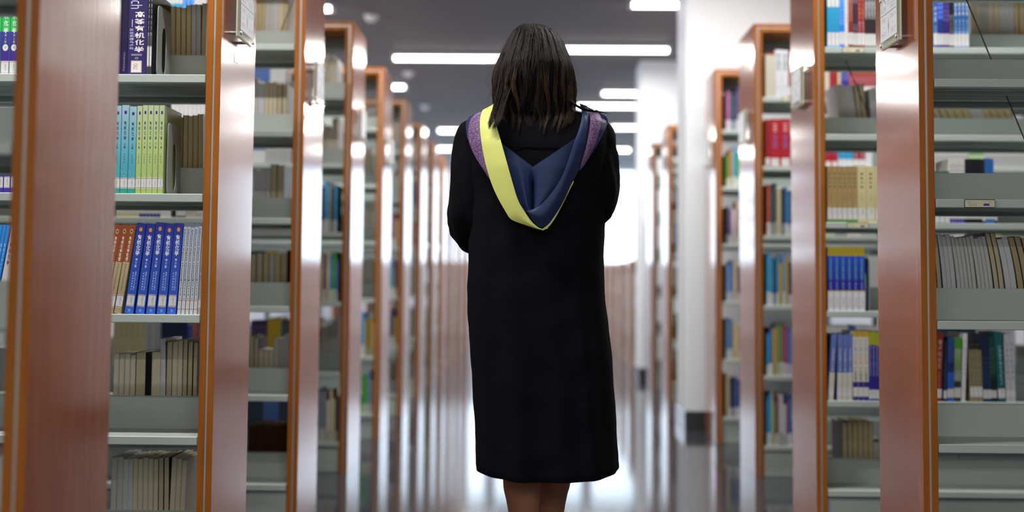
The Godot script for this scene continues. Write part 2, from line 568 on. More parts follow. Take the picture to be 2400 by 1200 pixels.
	sticker_at(r, 0.77, 0.95, "#e0b0b8", 0)
	filler(6, r.position.x + 32, r.position.y + 60, 22, 40, Color("#e4eaff"), r)
	r = spine("purple", [[0, 1, "#453488", "#3f2a7c"]])
	filler(6, r.position.x + 32, r.position.y + 100, 26, 36, Color("#b9a8dc"), r)
	sticker_at(r, 0.77, 0.95, "#e0b0b8", 0)
	r = spine("black", [[0, 1, "#2a2c34", "#202226"]])
	filler(6, r.position.x + 32, r.position.y + 250, 26, 26, Color("#d0d4c8"), r)
	sticker_at(r, 0.78, 0.96, "#d8d8d4", 0)
	r = spine("midblue", [[0, 0.72, "#3a68a4", "#3566a4"], [0.72, 1, "#4d88c4"]])
	filler(4, r.position.x + 32, r.position.y + 120, 34, 36, Color("#f0f4fa"), r)
	filler(4, r.position.x + 32, r.position.y + 290, 24, 30, Color("#c0d0e8"), r)
	sticker_at(r, 0.77, 0.97, "#e0b0b8", 0)
	r = spine("green_short", [[0, 1, "#3f7a58", "#3a7454"]])
	sticker_at(r, 0.7, 0.98, "#d8d8d4", 0)
	r = spine("white_violet", [[0, 0.72, "#d9d9d6"], [0.72, 1, "#4a36a0"]])
	filler(7, r.position.x + 32, r.position.y + 60, 30, 40, Color("#5a4fa0"), r)
	sticker_at(r, 0.78, 0.93, "#d8d8d4", 0)
	r = spine("black_yellow", [[0, 1, "#20222a", "#1c1c20"]])
	for k in 6: filler(1, r.position.x + 32, r.position.y + 150 + k * 44, 44, 1, Color("#d8cc30"), r)
	sticker_at(r, 0.78, 0.93, "#d8d8d4", 0)
	r = spine("blue_white", [[0, 1, "#2f68b4", "#3a7ac8"]])
	filler(5, r.position.x + 32, r.position.y + 150, 40, 40, Color("#f0f6ff"), r)
	sticker_at(r, 0.78, 0.93, "#d8d8d4", 0)
	r = spine("teal_dark", [[0, 1, "#1f5f66", "#1b5962"]])
	filler(10, r.position.x + 36, r.position.y + 110, 26, 30, Color("#a9ccc8"), r)
	sticker_at(r, 0.81, 0.95, "#b06a6a", 4)
	r = spine("brick_title", [[0, 1, "#7c2f22", "#85352a"]])
	filler(5, r.position.x + 32, r.position.y + 70, 40, 44, Color("#d8b8a8"), r)
	filler(5, r.position.x + 32, r.position.y + 300, 18, 24, Color("#d8b8a8"), r)
	sticker_at(r, 0.82, 0.95, "#d8d0d0", 0)
	r = spine("green_white", [[0, 0.18, "#4a9a28"], [0.18, 0.5, "#a9bc8c", "#6f9c58"], [0.5, 0.68, "#9aa09a"], [0.68, 1, "#2c2c34"]])
	filler(8, r.position.x + 32, r.position.y + 110, 22, 26, Color("#33402c"), r)
	sticker_at(r, 0.78, 0.94, "#b06a6a", 0)
	r = spine("blue_split", [[0, 0.38, "#34508c"], [0.38, 0.54, "#22356c"], [0.54, 1, "#3562c4"]])
	sticker_at(r, 0.8, 0.94, "#b06a6a", 0)
	r = spine("beige_short", [[0, 0.1, "#26241e"], [0.1, 1, "#8c8668", "#948e70"]])
	filler(9, r.position.x + 32, r.position.y + 70, 30, 36, Color("#4a452c"), r)
	sticker_at(r, 0.74, 0.92, "#b06a6a", 0)
	r = spine("navy", [[0, 1, "#1c2440", "#223a5c"]])
	filler(6, r.position.x + 32, r.position.y + 180, 22, 34, Color("#5a6c8c"), r)
	sticker_at(r, 0.82, 0.95, "#d8cfc0", 0)
	r = spine("green_dark", [[0, 0.62, "#24443c"], [0.62, 1, "#1a2628"]])
	filler(6, r.position.x + 32, r.position.y + 100, 22, 34, Color("#7c9c8c"), r)
	sticker_at(r, 0.82, 0.94, "#b06a6a", 0)
	r = spine("white_grey", [[0, 1, "#b9bcc4", "#c2c4c8"]])
	filler(7, r.position.x + 32, r.position.y + 80, 32, 42, Color("#4a4c54"), r)
	sticker_at(r, 0.82, 0.94, "#b06a6a", 0)
	r = spine("red_large", [[0, 1, "#b02530", "#a81f2c"]])
	filler(3, r.position.x + 32, r.position.y + 60, 28, 34, Color("#f0c8c8"), r)
	filler(4, r.position.x + 32, r.position.y + 190, 30, 36, Color("#5a78d8"), r)
	sticker_at(r, 0.83, 0.98, "#f0f0f0", 8)
	r = spine("red_thin", [[0, 1, "#97242c"]])
	sticker_at(r, 0.82, 0.97, "#f0f0f0", 0)
	r = spine("ledger", [[0, 0.05, "#a83c40"], [0.05, 1, "#cbc8b8", "#c4c2b2"]])
	r = spine("white_ring", [[0, 1, "#e0e2e8", "#d4d8de"]])
	filler(4, r.position.x + 32, r.position.y + 60, 44, 46, Color("#3a4a5c"), r)
	filler(1, r.position.x + 32, r.position.y + 400, 30, 40, Color("#7a8a9c"), r)
	# blurred rows further back
	var far := ["#3a66b0 #dfe2e4", "#6f9ac8 #c8d0d4", "#d4d6d6 #b0b4b4", "#3f9c3c #b8d0a8", "#2c3c50 #8c949c", "#c2a42c #a8a468", "#5b6cb8 #b4bcd0", "#8c4a7c #d0c4cc", "#b04a3c #d8d0cc", "#8a8a80 #b8b8ac", "#3c2c5c #c8c4d0", "#2f9ad0 #d4dce0", "#d8c9a0 #c8bc98", "#41545c #9aa4a4"]
	for k in far.size():
		var two: PackedStringArray = far[k].split(" ")
		r = spine("far_%d" % k, [[0, 0.74, two[0]], [0.74, 1, two[1]]])
		filler(9, r.position.x + 32, r.position.y + 60, 26, 34, Color(two[1]).lerp(Color(two[0]), 0.2), r)
	# page edges
	var tones := {"page_cream": "#e8e0c4", "page_tan": "#ddcfa4", "page_grey": "#dadad2", "page_white": "#dfe2e6", "page_beige": "#d6ccaa", "page_brown": "#c0ae86", "page_dark": "#4a2c18"}
	for k in tones:
		r = spine(k, [[0, 1, tones[k]]])
		for x in 64:
			var c := Color(tones[k]).darkened(rng.randf() * 0.10)
			for y in 512:
				if rng.randf() < 0.86: atlas.set_pixel(r.position.x + x, r.position.y + y, c)
	# card in the shelf-edge holders
	r = spine("card", [[0, 1, "#d8d6b8"]])
	atlas.fill_rect(Rect2i(r.position.x + 12, r.position.y + 320, 20, 100), Color("#4a3a8c"))
	latin("O62~O621.3", r.position.x + 10, r.position.y + 60, 24, Color("#6a685c"), true, r, 1.1)
	latin("QD25-1", r.position.x + 36, r.position.y + 40, 20, Color("#6a685c"), true, r, 1.3)
	latin("1 2 3", r.position.x + 38, r.position.y + 400, 20, Color("#5a5a6c"), true, r)
	for k in ["024 023", "022 021", "026 025", "028 027"]:
		sign_sheet(k)
	var t := ImageTexture.create_from_image(atlas)
	M.print.albedo_texture = t
	M.pages.albedo_texture = t


func sign_sheet(k: String) -> void:        # two cells side by side hold one sign sheet; drawn upright
	var r := cell("sign_" + k)
	if r.position.x == 2048 - 64:          # keep the pair in one row
		cells["gap_" + k] = r
		cells.erase("sign_" + k)
		r = cell("sign_" + k)
	cell("sign_b_" + k)
	var w := Rect2i(r.position, Vector2i(128, 140))
	var two := k.split(" ")
	var red := Color("#8c5a64")
	var grey := Color("#8a8c9c")
	atlas.fill_rect(Rect2i(r.position, Vector2i(128, 512)), Color("#d4d9de"))
	var p := r.position
	latin(two[0], p.x + 6, p.y + 26, 24, grey, false, w)
	latin(two[1], p.x + 78, p.y + 26, 24, grey, false, w)
	for q in [[8, 24, 24, 6], [24, 6, 40, 24], [88, 24, 104, 6], [104, 6, 120, 24]]:     # arrows
		for s in 20:
			var pt := Vector2(p.x, p.y) + Vector2(q[0], q[1]).lerp(Vector2(q[2], q[3]), s / 19.0)
			dot(pt.x, pt.y, 2.0, red, w)
	atlas.fill_rect(Rect2i(p.x + 54, p.y + 8, 20, 8), grey)
	atlas.fill_rect(Rect2i(p.x + 54, p.y + 24, 18, 2), grey)
	atlas.fill_rect(Rect2i(p.x + 54, p.y + 32, 18, 2), grey)
	atlas.fill_rect(Rect2i(p.x + 4, p.y + 58, 120, 3), red)
	latin("O62-1", p.x + 74, p.y + 64, 17, grey, false, w)
	latin("O621", p.x + 78, p.y + 108, 17, grey, false, w)
	latin("O62", p.x + 12, p.y + 64, 17, grey, false, w)
	latin("O622", p.x + 8, p.y + 108, 17, grey, false, w)
	dot(p.x + 96, p.y + 98, 2.5, grey, w)
	dot(p.x + 28, p.y + 98, 2.5, grey, w)
	for y in 60:                            # the slim diamond between the two lists
		var half := 4.0 * (1.0 - absf(y - 30) / 30.0)
		atlas.fill_rect(Rect2i(p.x + 63 - int(half), p.y + 70 + y, maxi(1, int(half * 2)), 1), red)


func uv_of(called: String, fx: float, fy: float) -> Vector2:        # fy runs from the bottom up
	var r: Rect2i = cells[called]
	return Vector2(r.position.x + 0.5 + fx * 63.0, r.position.y + 0.5 + (1.0 - fy) * 511.0) / 2048.0


# ------------------------------------------------------------------ lamps and room

func lamps() -> void:
	# left end, right end, distance ahead, which one it is
	var spots := [
		[-2.85, -1.62, 10.2, "end showing above fourth left bookcase"], [0.77, 1.99, 10.0, "at the top beside the nearer column"],
		[-1.37, -0.13, 12.45, "left of the head"], [0.05, 1.28, 11.95, "directly right of the person's head"],
		[-2.70, -1.43, 14.3, "partly behind the fifth left bookcase"], [0.80, 2.04, 14.7, "upper of two beside the farther column"],
		[0.55, 1.80, 15.75, "just above the person's right shoulder"], [1.10, 2.35, 17.9, "lowest one visible beside the farther column"],
		[-1.36, -0.12, 18.4, "just above the person's left shoulder"], [-1.75, -0.5, 20.9, "farthest one on the left"], [0.4, 1.6, 20.9, "farthest one, hidden behind the person"],
		[-1.45, -0.21, 3.0, "overhead, nearest one above the aisle"], [0.77, 1.99, 4.45, "overhead above the first right bookcase"], [-2.85, -1.62, 4.6, "overhead behind the second left bookcase"], [-2.75, -1.52, 2.95, "overhead in front of the second left bookcase"],
		[-1.37, -0.13, 6.9, "overhead above the fourth left bookcase"], [0.05, 1.28, 7.3, "overhead in front of the nearer column"], [1.30, 2.53, 6.0, "overhead above the third right bookcase"],
		[-1.9, -0.7, -1.2, "behind the photographer, nearest on the left"], [0.7, 1.9, -1.2, "behind the photographer, nearest on the right"], [-0.6, 0.6, -2.4, "behind the photographer, nearest in the middle"],
		[-1.9, -0.7, -3.6, "behind the photographer, second on the left"], [0.7, 1.9, -3.6, "behind the photographer, second on the right"], [-0.6, 0.6, -5.0, "behind the photographer, farthest in the middle"]]
	var w := 0.11
	for i in spots.size():
		var s: Array = spots[i]
		var cx: float = (s[0] + s[1]) / 2.0
		var half: float = (s[1] - s[0]) / 2.0
		var o := thing("ceiling_lamp", "white tube lamp on the slatted ceiling, %s" % s[3], "ceiling lamp", Vector3(cx, CEIL, -s[2]), "tube lamps on the slatted ceiling")
		put(boxed(Vector3(-half, -0.045, -w / 2), Vector3(half, -0.012, w / 2), 0.004), "housing", M.alu, o)
		var mb := MB.new()
		var rows := []
		for k in 9:                              # a half-round diffuser
			var a := PI * k / 8.0
			rows.append([Vector3(-half + 0.01, -0.045 - 0.035 * sin(a), -0.045 * cos(a)), Vector3(half - 0.01, -0.045 - 0.035 * sin(a), -0.045 * cos(a))])
		mb.grid(rows)
		var r0 := []
		var r1 := []
		for q in rows:
			r0.append(q[0]); r1.append(q[1])
		mb.fan(r0, true); mb.fan(r1, false)
		put(mb.mesh(), "diffuser_tube", M.tube, o)
		for e in [-1, 1]: put(boxed(Vector3(e * half - 0.012, -0.085, -0.052), Vector3(e * half + 0.012, -0.012, 0.052), 0.006), "end_cap", M.alu, o)
		var l := AreaLight3D.new()
		l.name = "lamp_light"
		l.area_size = Vector2(half * 2 - 0.04, 0.09)
		l.light_energy = LAMP
		l.light_color = Color(1.0, 0.985, 0.97)
		l.shadow_enabled = true
		l.area_range = 30.0
		l.area_attenuation = 2.0
		l.transform = Transform3D(Basis(Vector3.RIGHT, -PI / 2), Vector3(0, -0.095, 0))
		o.add_child(l)

const LAMP := 3.2


func room() -> void:
	var x0 := -4.6
	var x1 := 5.0
	var z0 := 7.0
	var z1 := -24.0
	var t := 0.2
	tag(put(boxed(Vector3(x0 - t, -0.15, z1 - t), Vector3(x1 + t, 0, z0 + t)), "floor", M.floor, self), "polished dark grey granite floor of the library aisle", "floor", "", "structure")
	var c := thing("ceiling", "dark grey ceiling of narrow metal slats above the bookcases", "ceiling")
	c.set_meta("kind", "structure")
	put(boxed(Vector3(x0 - t, CEIL + 0.05, z1 - t), Vector3(x1 + t, CEIL + 0.2, z0 + t)), "ceiling_slab", M.slat_void, c)
	var mb := MB.new()
	var z := z0 - 0.05
	while z > z1:
		mb.box(Vector3(x0, CEIL - 0.005, z - 0.06), Vector3(x1, CEIL + 0.01, z), 0.003)
		z -= 0.1
	put(mb.mesh(), "slats", M.slat, c).set_meta("kind", "stuff")
	# side walls with a band of windows down the far half of the room
	var number := 6
	for side in [-1, 1]:
		var xa := x0 - t if side < 0 else x1
		var o := thing("wall_left" if side < 0 else "wall_right", "white wall with windows behind the %s bookcases" % ("left" if side < 0 else "right"), "wall")
		o.set_meta("kind", "structure")
		put(boxed(Vector3(xa, 0, z1 - t), Vector3(xa + t, 1.25, z0 + t)), "sill_wall", M.wall, o)
		put(boxed(Vector3(xa, 2.95, z1 - t), Vector3(xa + t, CEIL + 0.05, z0 + t)), "lintel", M.wall, o)
		put(boxed(Vector3(xa, 1.25, -6.4), Vector3(xa + t, 2.95, z0 + t)), "pier", M.wall, o)
		for k in 5:
			var za := -6.4 - k * 3.5
			put(boxed(Vector3(xa, 1.25, maxf(za - 3.5, z1 - t)), Vector3(xa + t, 2.95, za - 2.9)), "pier", M.wall, o)
			var win := thing("window_%d" % number, "bright window in the %s wall, %s from the front" % ["left" if side < 0 else "right", ORD[k + 1]], "window", Vector3(xa + t / 2, 1.25, za - 1.45))
			win.set_meta("kind", "structure")
			number += 1
			put(boxed(Vector3(-0.004, 0.03, -1.42), Vector3(0.004, 1.67, 1.42)), "pane", M.glass, win)
			for e in [-1.0, 1.0]: put(boxed(Vector3(-0.03, 0, e * 1.45), Vector3(0.03, 1.7, e * 1.40), 0.004), "frame", M.alu, win)
			for y in [0.0, 1.65]: put(boxed(Vector3(-0.03, y, -1.40), Vector3(0.03, y + 0.05, 1.40), 0.004), "frame", M.alu, win)
			put(boxed(Vector3(-0.03, 0.05, -0.02), Vector3(0.03, 1.65, 0.02), 0.004), "mullion", M.alu, win)
	tag(put(boxed(Vector3(x0, 0, z0), Vector3(x1, CEIL + 0.05, z0 + t)), "wall_front", M.wall, self), "white wall behind the photographer", "wall", "", "structure")
	# far wall: piers between tall windows over a low sill
	var b := thing("wall_back", "white far wall with a band of bright windows", "wall")
	b.set_meta("kind", "structure")
	put(boxed(Vector3(x0, 0, z1 - t), Vector3(x1, 1.30, z1)), "sill_wall", M.wall, b)
	put(boxed(Vector3(x0, 3.12, z1 - t), Vector3(x1, CEIL + 0.05, z1)), "lintel", M.wall, b)
	var edges := [x0, -4.3, -2.6, -2.5, -0.8, -0.7, 1.0, 1.1, 2.8, 2.9, 4.7, x1]
	for k in range(0, edges.size(), 2): put(boxed(Vector3(edges[k], 1.30, z1 - t), Vector3(edges[k + 1], 3.12, z1)), "pier", M.wall, b)
	for k in range(1, edges.size() - 1, 2):
		var o := thing("window_%d" % ((k + 1) / 2), "bright window in the far wall, %s from the left" % ORD[(k + 1) / 2], "window", Vector3((edges[k] + edges[k + 1]) / 2.0, 1.30, z1 - 0.1))
		o.set_meta("kind", "structure")
		var hw: float = (edges[k + 1] - edges[k]) / 2.0
		put(boxed(Vector3(-hw + 0.03, 0.03, -0.004), Vector3(hw - 0.03, 1.79, 0.004)), "pane", M.glass, o)
		for e in [-1.0, 1.0]: put(boxed(Vector3(e * hw, 0, -0.03), Vector3(e * (hw - 0.05), 1.82, 0.03), 0.004), "frame", M.alu, o)
		for y in [0.0, 1.77]: put(boxed(Vector3(-hw + 0.05, y, -0.03), Vector3(hw - 0.05, y + 0.05, 0.03), 0.004), "frame", M.alu, o)
		put(boxed(Vector3(-0.02, 0.05, -0.03), Vector3(0.02, 1.77, 0.03), 0.004), "mullion", M.alu, o)
	# two square columns on the right of the aisle
	for q in [[1.022, 8.47, "nearer square white column standing at the right edge of the aisle"], [1.085, 12.82, "farther square white column beyond the first one"]]:
		var o := thing("column", q[2], "column", Vector3(q[0], 0, -q[1]))
		o.set_meta("kind", "structure")
		put(boxed(Vector3(0, 0.0, -0.52), Vector3(0.95, CEIL + 0.01, 0), 0.01), "shaft", M.white, o)
		put(boxed(Vector3(-0.012, 0, -0.532), Vector3(0.962, 0.115, 0.012), 0.004), "skirting", M.skirting, o)
	# small round detectors on the ceiling
	for q in [[870, 57, 10.7, "nearest of the three"], [957, 188, 13.6, "middle one of the three"], [996, 265, 16.2, "farthest of the three"]]:
		var p := at_px(q[0], q[1], q[2])
		var o := thing("smoke_detector", "small round white detector hanging from the ceiling slats, %s" % q[3], "smoke detector", Vector3(p.x, CEIL, -q[2]), "detectors on the ceiling")
		put(lathe([[0.0, -0.055], [0.03, -0.055], [0.036, -0.045], [0.05, -0.03], [0.055, -0.015], [0.055, -0.003]], 16), "detector_head", M.white, o)
		put(lathe([[0.0, -0.012], [0.065, -0.012], [0.065, -0.003]], 16), "base_plate", M.alu, o)


func lathe(profile: Array, sides := 16) -> ArrayMesh:
	var mb := MB.new()
	var rows := []
	for p in profile:
		var ring := []
		for i in sides:
			var a := TAU * i / sides
			ring.append(Vector3(p[0] * cos(a), p[1], p[0] * sin(a)))
		rows.append(ring)
	mb.grid(rows, true, true)
	return mb.mesh()


# ------------------------------------------------------------------ bookcases

func case_name(side: int, n: int) -> String:
	return "%s %s bookcase" % [ORD[n + 1 if side < 0 else n], "left" if side < 0 else "right"]


func tray(length: float, base: bool) -> ArrayMesh:        # one folded steel shelf: backplate, deck, lip, return; x from 0 to length, top of the deck at y = 0
	var key := "%f %s" % [length, base]
	if tray_cache.has(key): return tray_cache[key]
	var mb := MB.new()
	mb.box(Vector3(0, -0.003, 0.022), Vector3(length, 0, 0.222))
	mb.box(Vector3(0, -0.003, 0.018), Vector3(length, 0.094, 0.0225), 0.001)
	mb.box(Vector3(0, -0.0235, 0.2195), Vector3(length, 0.001, 0.2265), 0.002)
	mb.box(Vector3(0, -0.0235, 0.196), Vector3(length, -0.021, 0.2195))
	mb.box(Vector3(0, -0.016, 0.022), Vector3(length, -0.003, 0.026))
	mb.box(Vector3(0, -0.014, 0.10), Vector3(length, -0.003, 0.112))
	tray_cache[key] = mb.mesh()
	return tray_cache[key]


# where the photograph shows each tie rod run
const ROD := {-8: [689, -2, 640, 118], -7: [795, 70, 752, 215], 11: [2236, -70, 2440, 420], 12: [1965, 100, 2085, 390]}


func bookcase(side: int, n: int, tall := TALL) -> void:
	var zf := row_z(n)
	var long := 2.02 if n < 7 else 1.1
	var half := DEEP / 2.0
	var o := thing("bookcase", ("tall grey steel bookcase with an orange-brown wooden end panel, %s from the front" % case_name(side, n)) if tall > 2.0 else "low blurred bookcase with orange-brown end panel at the far right, %s of five" % ORD[n - 8], "bookcase", Vector3(XL if side < 0 else XR, 0, -zf - half), "bookcases along both sides of the aisle")
	var s := float(side)
	var part := func(called: String, m: Material, u0: float, u1: float, y0: float, y1: float, za: float, zb: float, ch := 0.0, under: Node = null) -> MeshInstance3D:
		return put(boxed(Vector3(s * u0, y0, za), Vector3(s * u1, y1, zb), ch), called, m, under if under else o)
	var ep: Node = part.call("end_panel", M.panel, 0.0, 0.0175, 0.0, tall, -half + 0.001, half - 0.001, 0.001)
	part.call("edge_band", M.edge, 0.0005, 0.0172, 0.0, tall - 0.0005, half - 0.0012, half, 0.0, ep)
	part.call("edge_band", M.edge, 0.0005, 0.0172, 0.0, tall - 0.0005, -half, -half + 0.0012, 0.0, ep)
	part.call("edge_strip", M.strip, 0.0175, 0.0235, 0.0, tall - 0.0175, -half + 0.003, half - 0.003)
	part.call("inner_panel", M.edge, 0.0235, 0.042, 0.0, tall - 0.0235, -half, half, 0.001)
	part.call("top_panel", M.edge, 0.0175, long, tall - 0.0175, tall, -half, half, 0.001)
	part.call("top_strip", M.strip, 0.0235, long, tall - 0.0235, tall - 0.0175, -half + 0.003, half - 0.003)
	part.call("inner_top_panel", M.edge, 0.042, long, tall - 0.042, tall - 0.0235, -half, half, 0.001)
	part.call("far_panel", M.panel, long, long + 0.042, 0.0, tall, -half, half, 0.001)
	part.call("header_plate", M.steel_dark, 0.042, long, tall - 0.115, tall - 0.042, -0.012, 0.012)
	var stops := [0.042, 1.0, long] if long > 1.5 else [0.042, long]
	for u in stops:
		var a: float = u if u < long else u - 0.03
		part.call("upright", M.steel_back, a, a + 0.03, 0.0, tall - 0.042, -0.017, 0.017, 0.002)
	for k in stops.size() - 1:
		var u0: float = stops[k] + 0.002
		var len: float = stops[k + 1] - stops[k] - 0.004
		for y in LEVELS:
			if y > tall - 0.2: continue
			var m := tray(len, false)
			var x := u0 if side > 0 else -u0 - len
			put(m, "shelf", M.steel, o, Transform3D(Basis(), Vector3(x, y, 0)))
			put(m, "shelf", M.steel, o, Transform3D(Basis(Vector3.UP, PI), Vector3(x + len, y, 0)))
		for q in [[0.206, 0.214], [-0.214, -0.206]]:
			part.call("base_panel", M.steel, u0, u0 + len, 0.0, LEVELS[5] - 0.030, q[0], q[1], 0.002)
	if ROD.has(side * 10 + n):            # diagonal tie rods in the middle plane
		var mb := MB.new()
		var ends := ROD[side * 10 + n] as Array
		var ra := at_px(ends[0], ends[1], zf + half)
		var rb := at_px(ends[2], ends[3], zf + half)
		mb.tube([ra - o.position, rb - o.position], [0.0022, 0.0022], 6)
		put(mb.mesh(), "tie_rod", M.rod, o)


# ------------------------------------------------------------------ signs and holders

func signs() -> void:
	var spots := [[-1, 1, "022 021"], [-1, 2, "026 025"], [-1, 3, "028 027"], [-1, 4, "028 027"], [1, 1, "024 023"], [1, 2, "026 025"], [1, 3, "028 027"], [1, 4, "028 027"]]
	for q in spots:
		var side: int = q[0]
		var n: int = q[1]
		var s := -float(side)                # away from the panel, into the aisle
		var x := XL if side < 0 else XR
		var zc := -row_z(n) - 0.193
		var o := thing("sign_holder", "clear acrylic shelf sign on steel studs, on the end panel of the %s" % case_name(side, n), "sign", Vector3(x, 1.665, zc), "acrylic signs on the end panels")
		put(boxed(Vector3(s * 0.024, 0.0, -0.095), Vector3(s * 0.030, 0.165, 0.095), 0.001), "acrylic_plate", M.acrylic, o)
		put(boxed(Vector3(s * 0.018, 0.0, -0.095), Vector3(s * 0.023, 0.165, 0.095), 0.001), "back_plate", M.acrylic_edge, o)
		var mb := MB.new()
		var a := Vector3(s * 0.0308, 0.018, 0.088 * -s)     # as one stands facing it: left is...
		var xo := s * 0.0308
		var zl := 0.088 * (1.0 if side > 0 else -1.0)       # the reader's left edge
		if side > 0: zl = -0.088
		else: zl = 0.088
		var pts := [Vector3(xo, 0.022, zl), Vector3(xo, 0.022, -zl), Vector3(xo, 0.160, -zl), Vector3(xo, 0.160, zl)]
		var r: Rect2i = cells["sign_" + q[2]]
		var uv := func(i: float, j: float) -> Vector2: return Vector2(r.position.x + 1 + i * 126.0, r.position.y + 1 + j * 138.0) / 2048.0
		mb.quad(pts[0], pts[1], pts[2], pts[3], uv.call(0, 1), uv.call(1, 1), uv.call(1, 0), uv.call(0, 0))
		put(mb.mesh(), "printed_sheet", M.print, o)
		for e in [[0.012, 0.083], [0.012, -0.083], [0.153, 0.083], [0.153, -0.083]]:
			var st := MB.new()
			st.tube([Vector3(s * 0.0, e[0], e[1]), Vector3(s * 0.024, e[0], e[1])], [0.005, 0.005], 10)
			st.tube([Vector3(s * 0.030, e[0], e[1]), Vector3(s * 0.0335, e[0], e[1]), Vector3(s * 0.035, e[0], e[1])], [0.0062, 0.0062, 0.004], 10)
			put(st.mesh(), "stud", M.strip, o)
	var lp := at_px(567, 137, 3.83)
	var tagm := thing("plastic_tag", "small clear plastic tag stuck on the second left bookcase's end panel under the sign", "tag", Vector3(XL, 1.60, -3.84))
	put(boxed(Vector3(0.0002, 0, -0.022), Vector3(0.0012, 0.03, 0.022), 0.0004), "tag_plate", mat("#b9c4d8", 0.15, 0.6), tagm)
	# cards on the shelf lips
	for q in [[1, 1, 2, 2260, 2332], [1, 2, 0, 1977, 2028], [1, 2, 2, 1985, 2035], [1, 3, 0, 1834, 1856]]:
		var z := row_z(q[1])
		var y: float = LEVELS[q[2]]
		var xa := at_px(q[3], 500, z).x
		var xb := at_px(q[4], 500, z).x
		var o := thing("label_holder", "cream index card in dark holder, %s shelf edge of %s" % [LEVEL_NAMES[q[2]], case_name(q[0], q[1])], "label holder", Vector3((xa + xb) / 2, y, -z), "cards on the shelf edges")
		var hw := (xb - xa) / 2
		put(boxed(Vector3(-hw, -0.0235, 0.0001), Vector3(hw, 0.001, 0.0025), 0.0008), "holder", M.dark, o)
		var mb := MB.new()
		var f := 0.003
		mb.quad(Vector3(-hw + 0.0015, -0.0215, f), Vector3(hw - 0.0015, -0.0215, f), Vector3(hw - 0.0015, -0.001, f), Vector3(-hw + 0.0015, -0.001, f),
			uv_of("card", 0, 1), uv_of("card", 0, 0), uv_of("card", 1, 0), uv_of("card", 1, 1))
		put(mb.mesh(), "card", M.print, o)


# ------------------------------------------------------------------ books

func slab(mb: MB, x0: float, x1: float, z0: float, z1: float, y0: float, y1: float, ns: int, bend: float, flat: Vector2, face := "", to_front := true) -> void:
	# an upright slab whose sides bend with height; face: the cell printed on its front (+z) or back side
	var off := func(y: float) -> float: return bend * (y / 0.26) * (y / 0.26)
	for k in ns:
		var a := y0 + (y1 - y0) * k / ns
		var b := y0 + (y1 - y0) * (k + 1) / ns
		var oa: float = off.call(a)
		var ob: float = off.call(b)
		var p := [Vector3(x0 + oa, a, z1), Vector3(x1 + oa, a, z1), Vector3(x1 + ob, b, z1), Vector3(x0 + ob, b, z1), Vector3(x0 + oa, a, z0), Vector3(x1 + oa, a, z0), Vector3(x1 + ob, b, z0), Vector3(x0 + ob, b, z0)]
		var fa := float(k) / ns
		var fb := float(k + 1) / ns
		var t := [flat, flat, flat, flat]
		if face: t = [uv_of(face, 0, fa), uv_of(face, 1, fa), uv_of(face, 1, fb), uv_of(face, 0, fb)]
		var plain := [flat, flat, flat, flat]
		var tf: Array = t if to_front else plain
		var tb: Array = plain if to_front else t
		mb.quad(p[0], p[1], p[2], p[3], tf[0], tf[1], tf[2], tf[3])
		mb.quad(p[5], p[4], p[7], p[6], tb[0], tb[1], tb[2], tb[3])
		mb.quad(p[4], p[0], p[3], p[7], flat, flat, flat, flat)
		mb.quad(p[1], p[5], p[6], p[2], flat, flat, flat, flat)
		if k == ns - 1: mb.quad(p[3], p[2], p[6], p[7], flat, flat, flat, flat)
		if k == 0: mb.quad(p[4], p[5], p[1], p[0], flat, flat, flat, flat)


func book_meshes(t: float, h: float, d: float, kind: String, page: String, bend: float) -> Array:    # [cover, pages]; spine towards +z at z = 0, base centred at the origin
	var key := "%.4f %.3f %.3f %s %s %.3f" % [t, h, d, kind, page, bend]
	if book_cache.has(key): return book_cache[key]
	var ns := 7 if absf(bend) > 0.001 else 1
	var c := minf(0.0012, t * 0.12)
	var edge := uv_of(kind, 0.03, 0.55)
	var cov := MB.new()
	slab(cov, -t / 2, -t / 2 + c, -d, -0.001, 0, h, ns, bend, edge)
	slab(cov, t / 2 - c, t / 2, -d, -0.001, 0, h, ns, bend, edge)
	slab(cov, -t / 2 + 0.0004, t / 2 - 0.0004, -0.001, 0.0005, 0, h, ns, bend, edge, kind)
	var pg := MB.new()
	slab(pg, -t / 2 + c, t / 2 - c, -d + 0.0015, -0.001, 0.0015, h - 0.0015, ns, bend, uv_of(page, 0.5, 0.5), page, false)
	book_cache[key] = [cov.mesh(), pg.mesh()]
	return book_cache[key]


func far_books_one(mb: MB, p: Vector3, t: float, h: float, d: float, kind: String, fore := "") -> void:
	var at := mb.v.size()
	if fore: slab(mb, -t / 2 + 0.0003, t / 2 - 0.0003, 0.0, d, 0, h, 1, 0, uv_of(fore, 0.5, 0.5), fore, false)
	else: slab(mb, -t / 2 + 0.0003, t / 2 - 0.0003, -d, 0, 0, h, 1, 0, uv_of(kind, 0.03, 0.55), kind)
	if fore:
		for i in range(at, mb.v.size()):
			mb.v[i] = Vector3(-mb.v[i].x, mb.v[i].y, -mb.v[i].z)
			mb.n[i] = Vector3(-mb.n[i].x, mb.n[i].y, -mb.n[i].z)
	for i in range(at, mb.v.size()): mb.v[i] += p


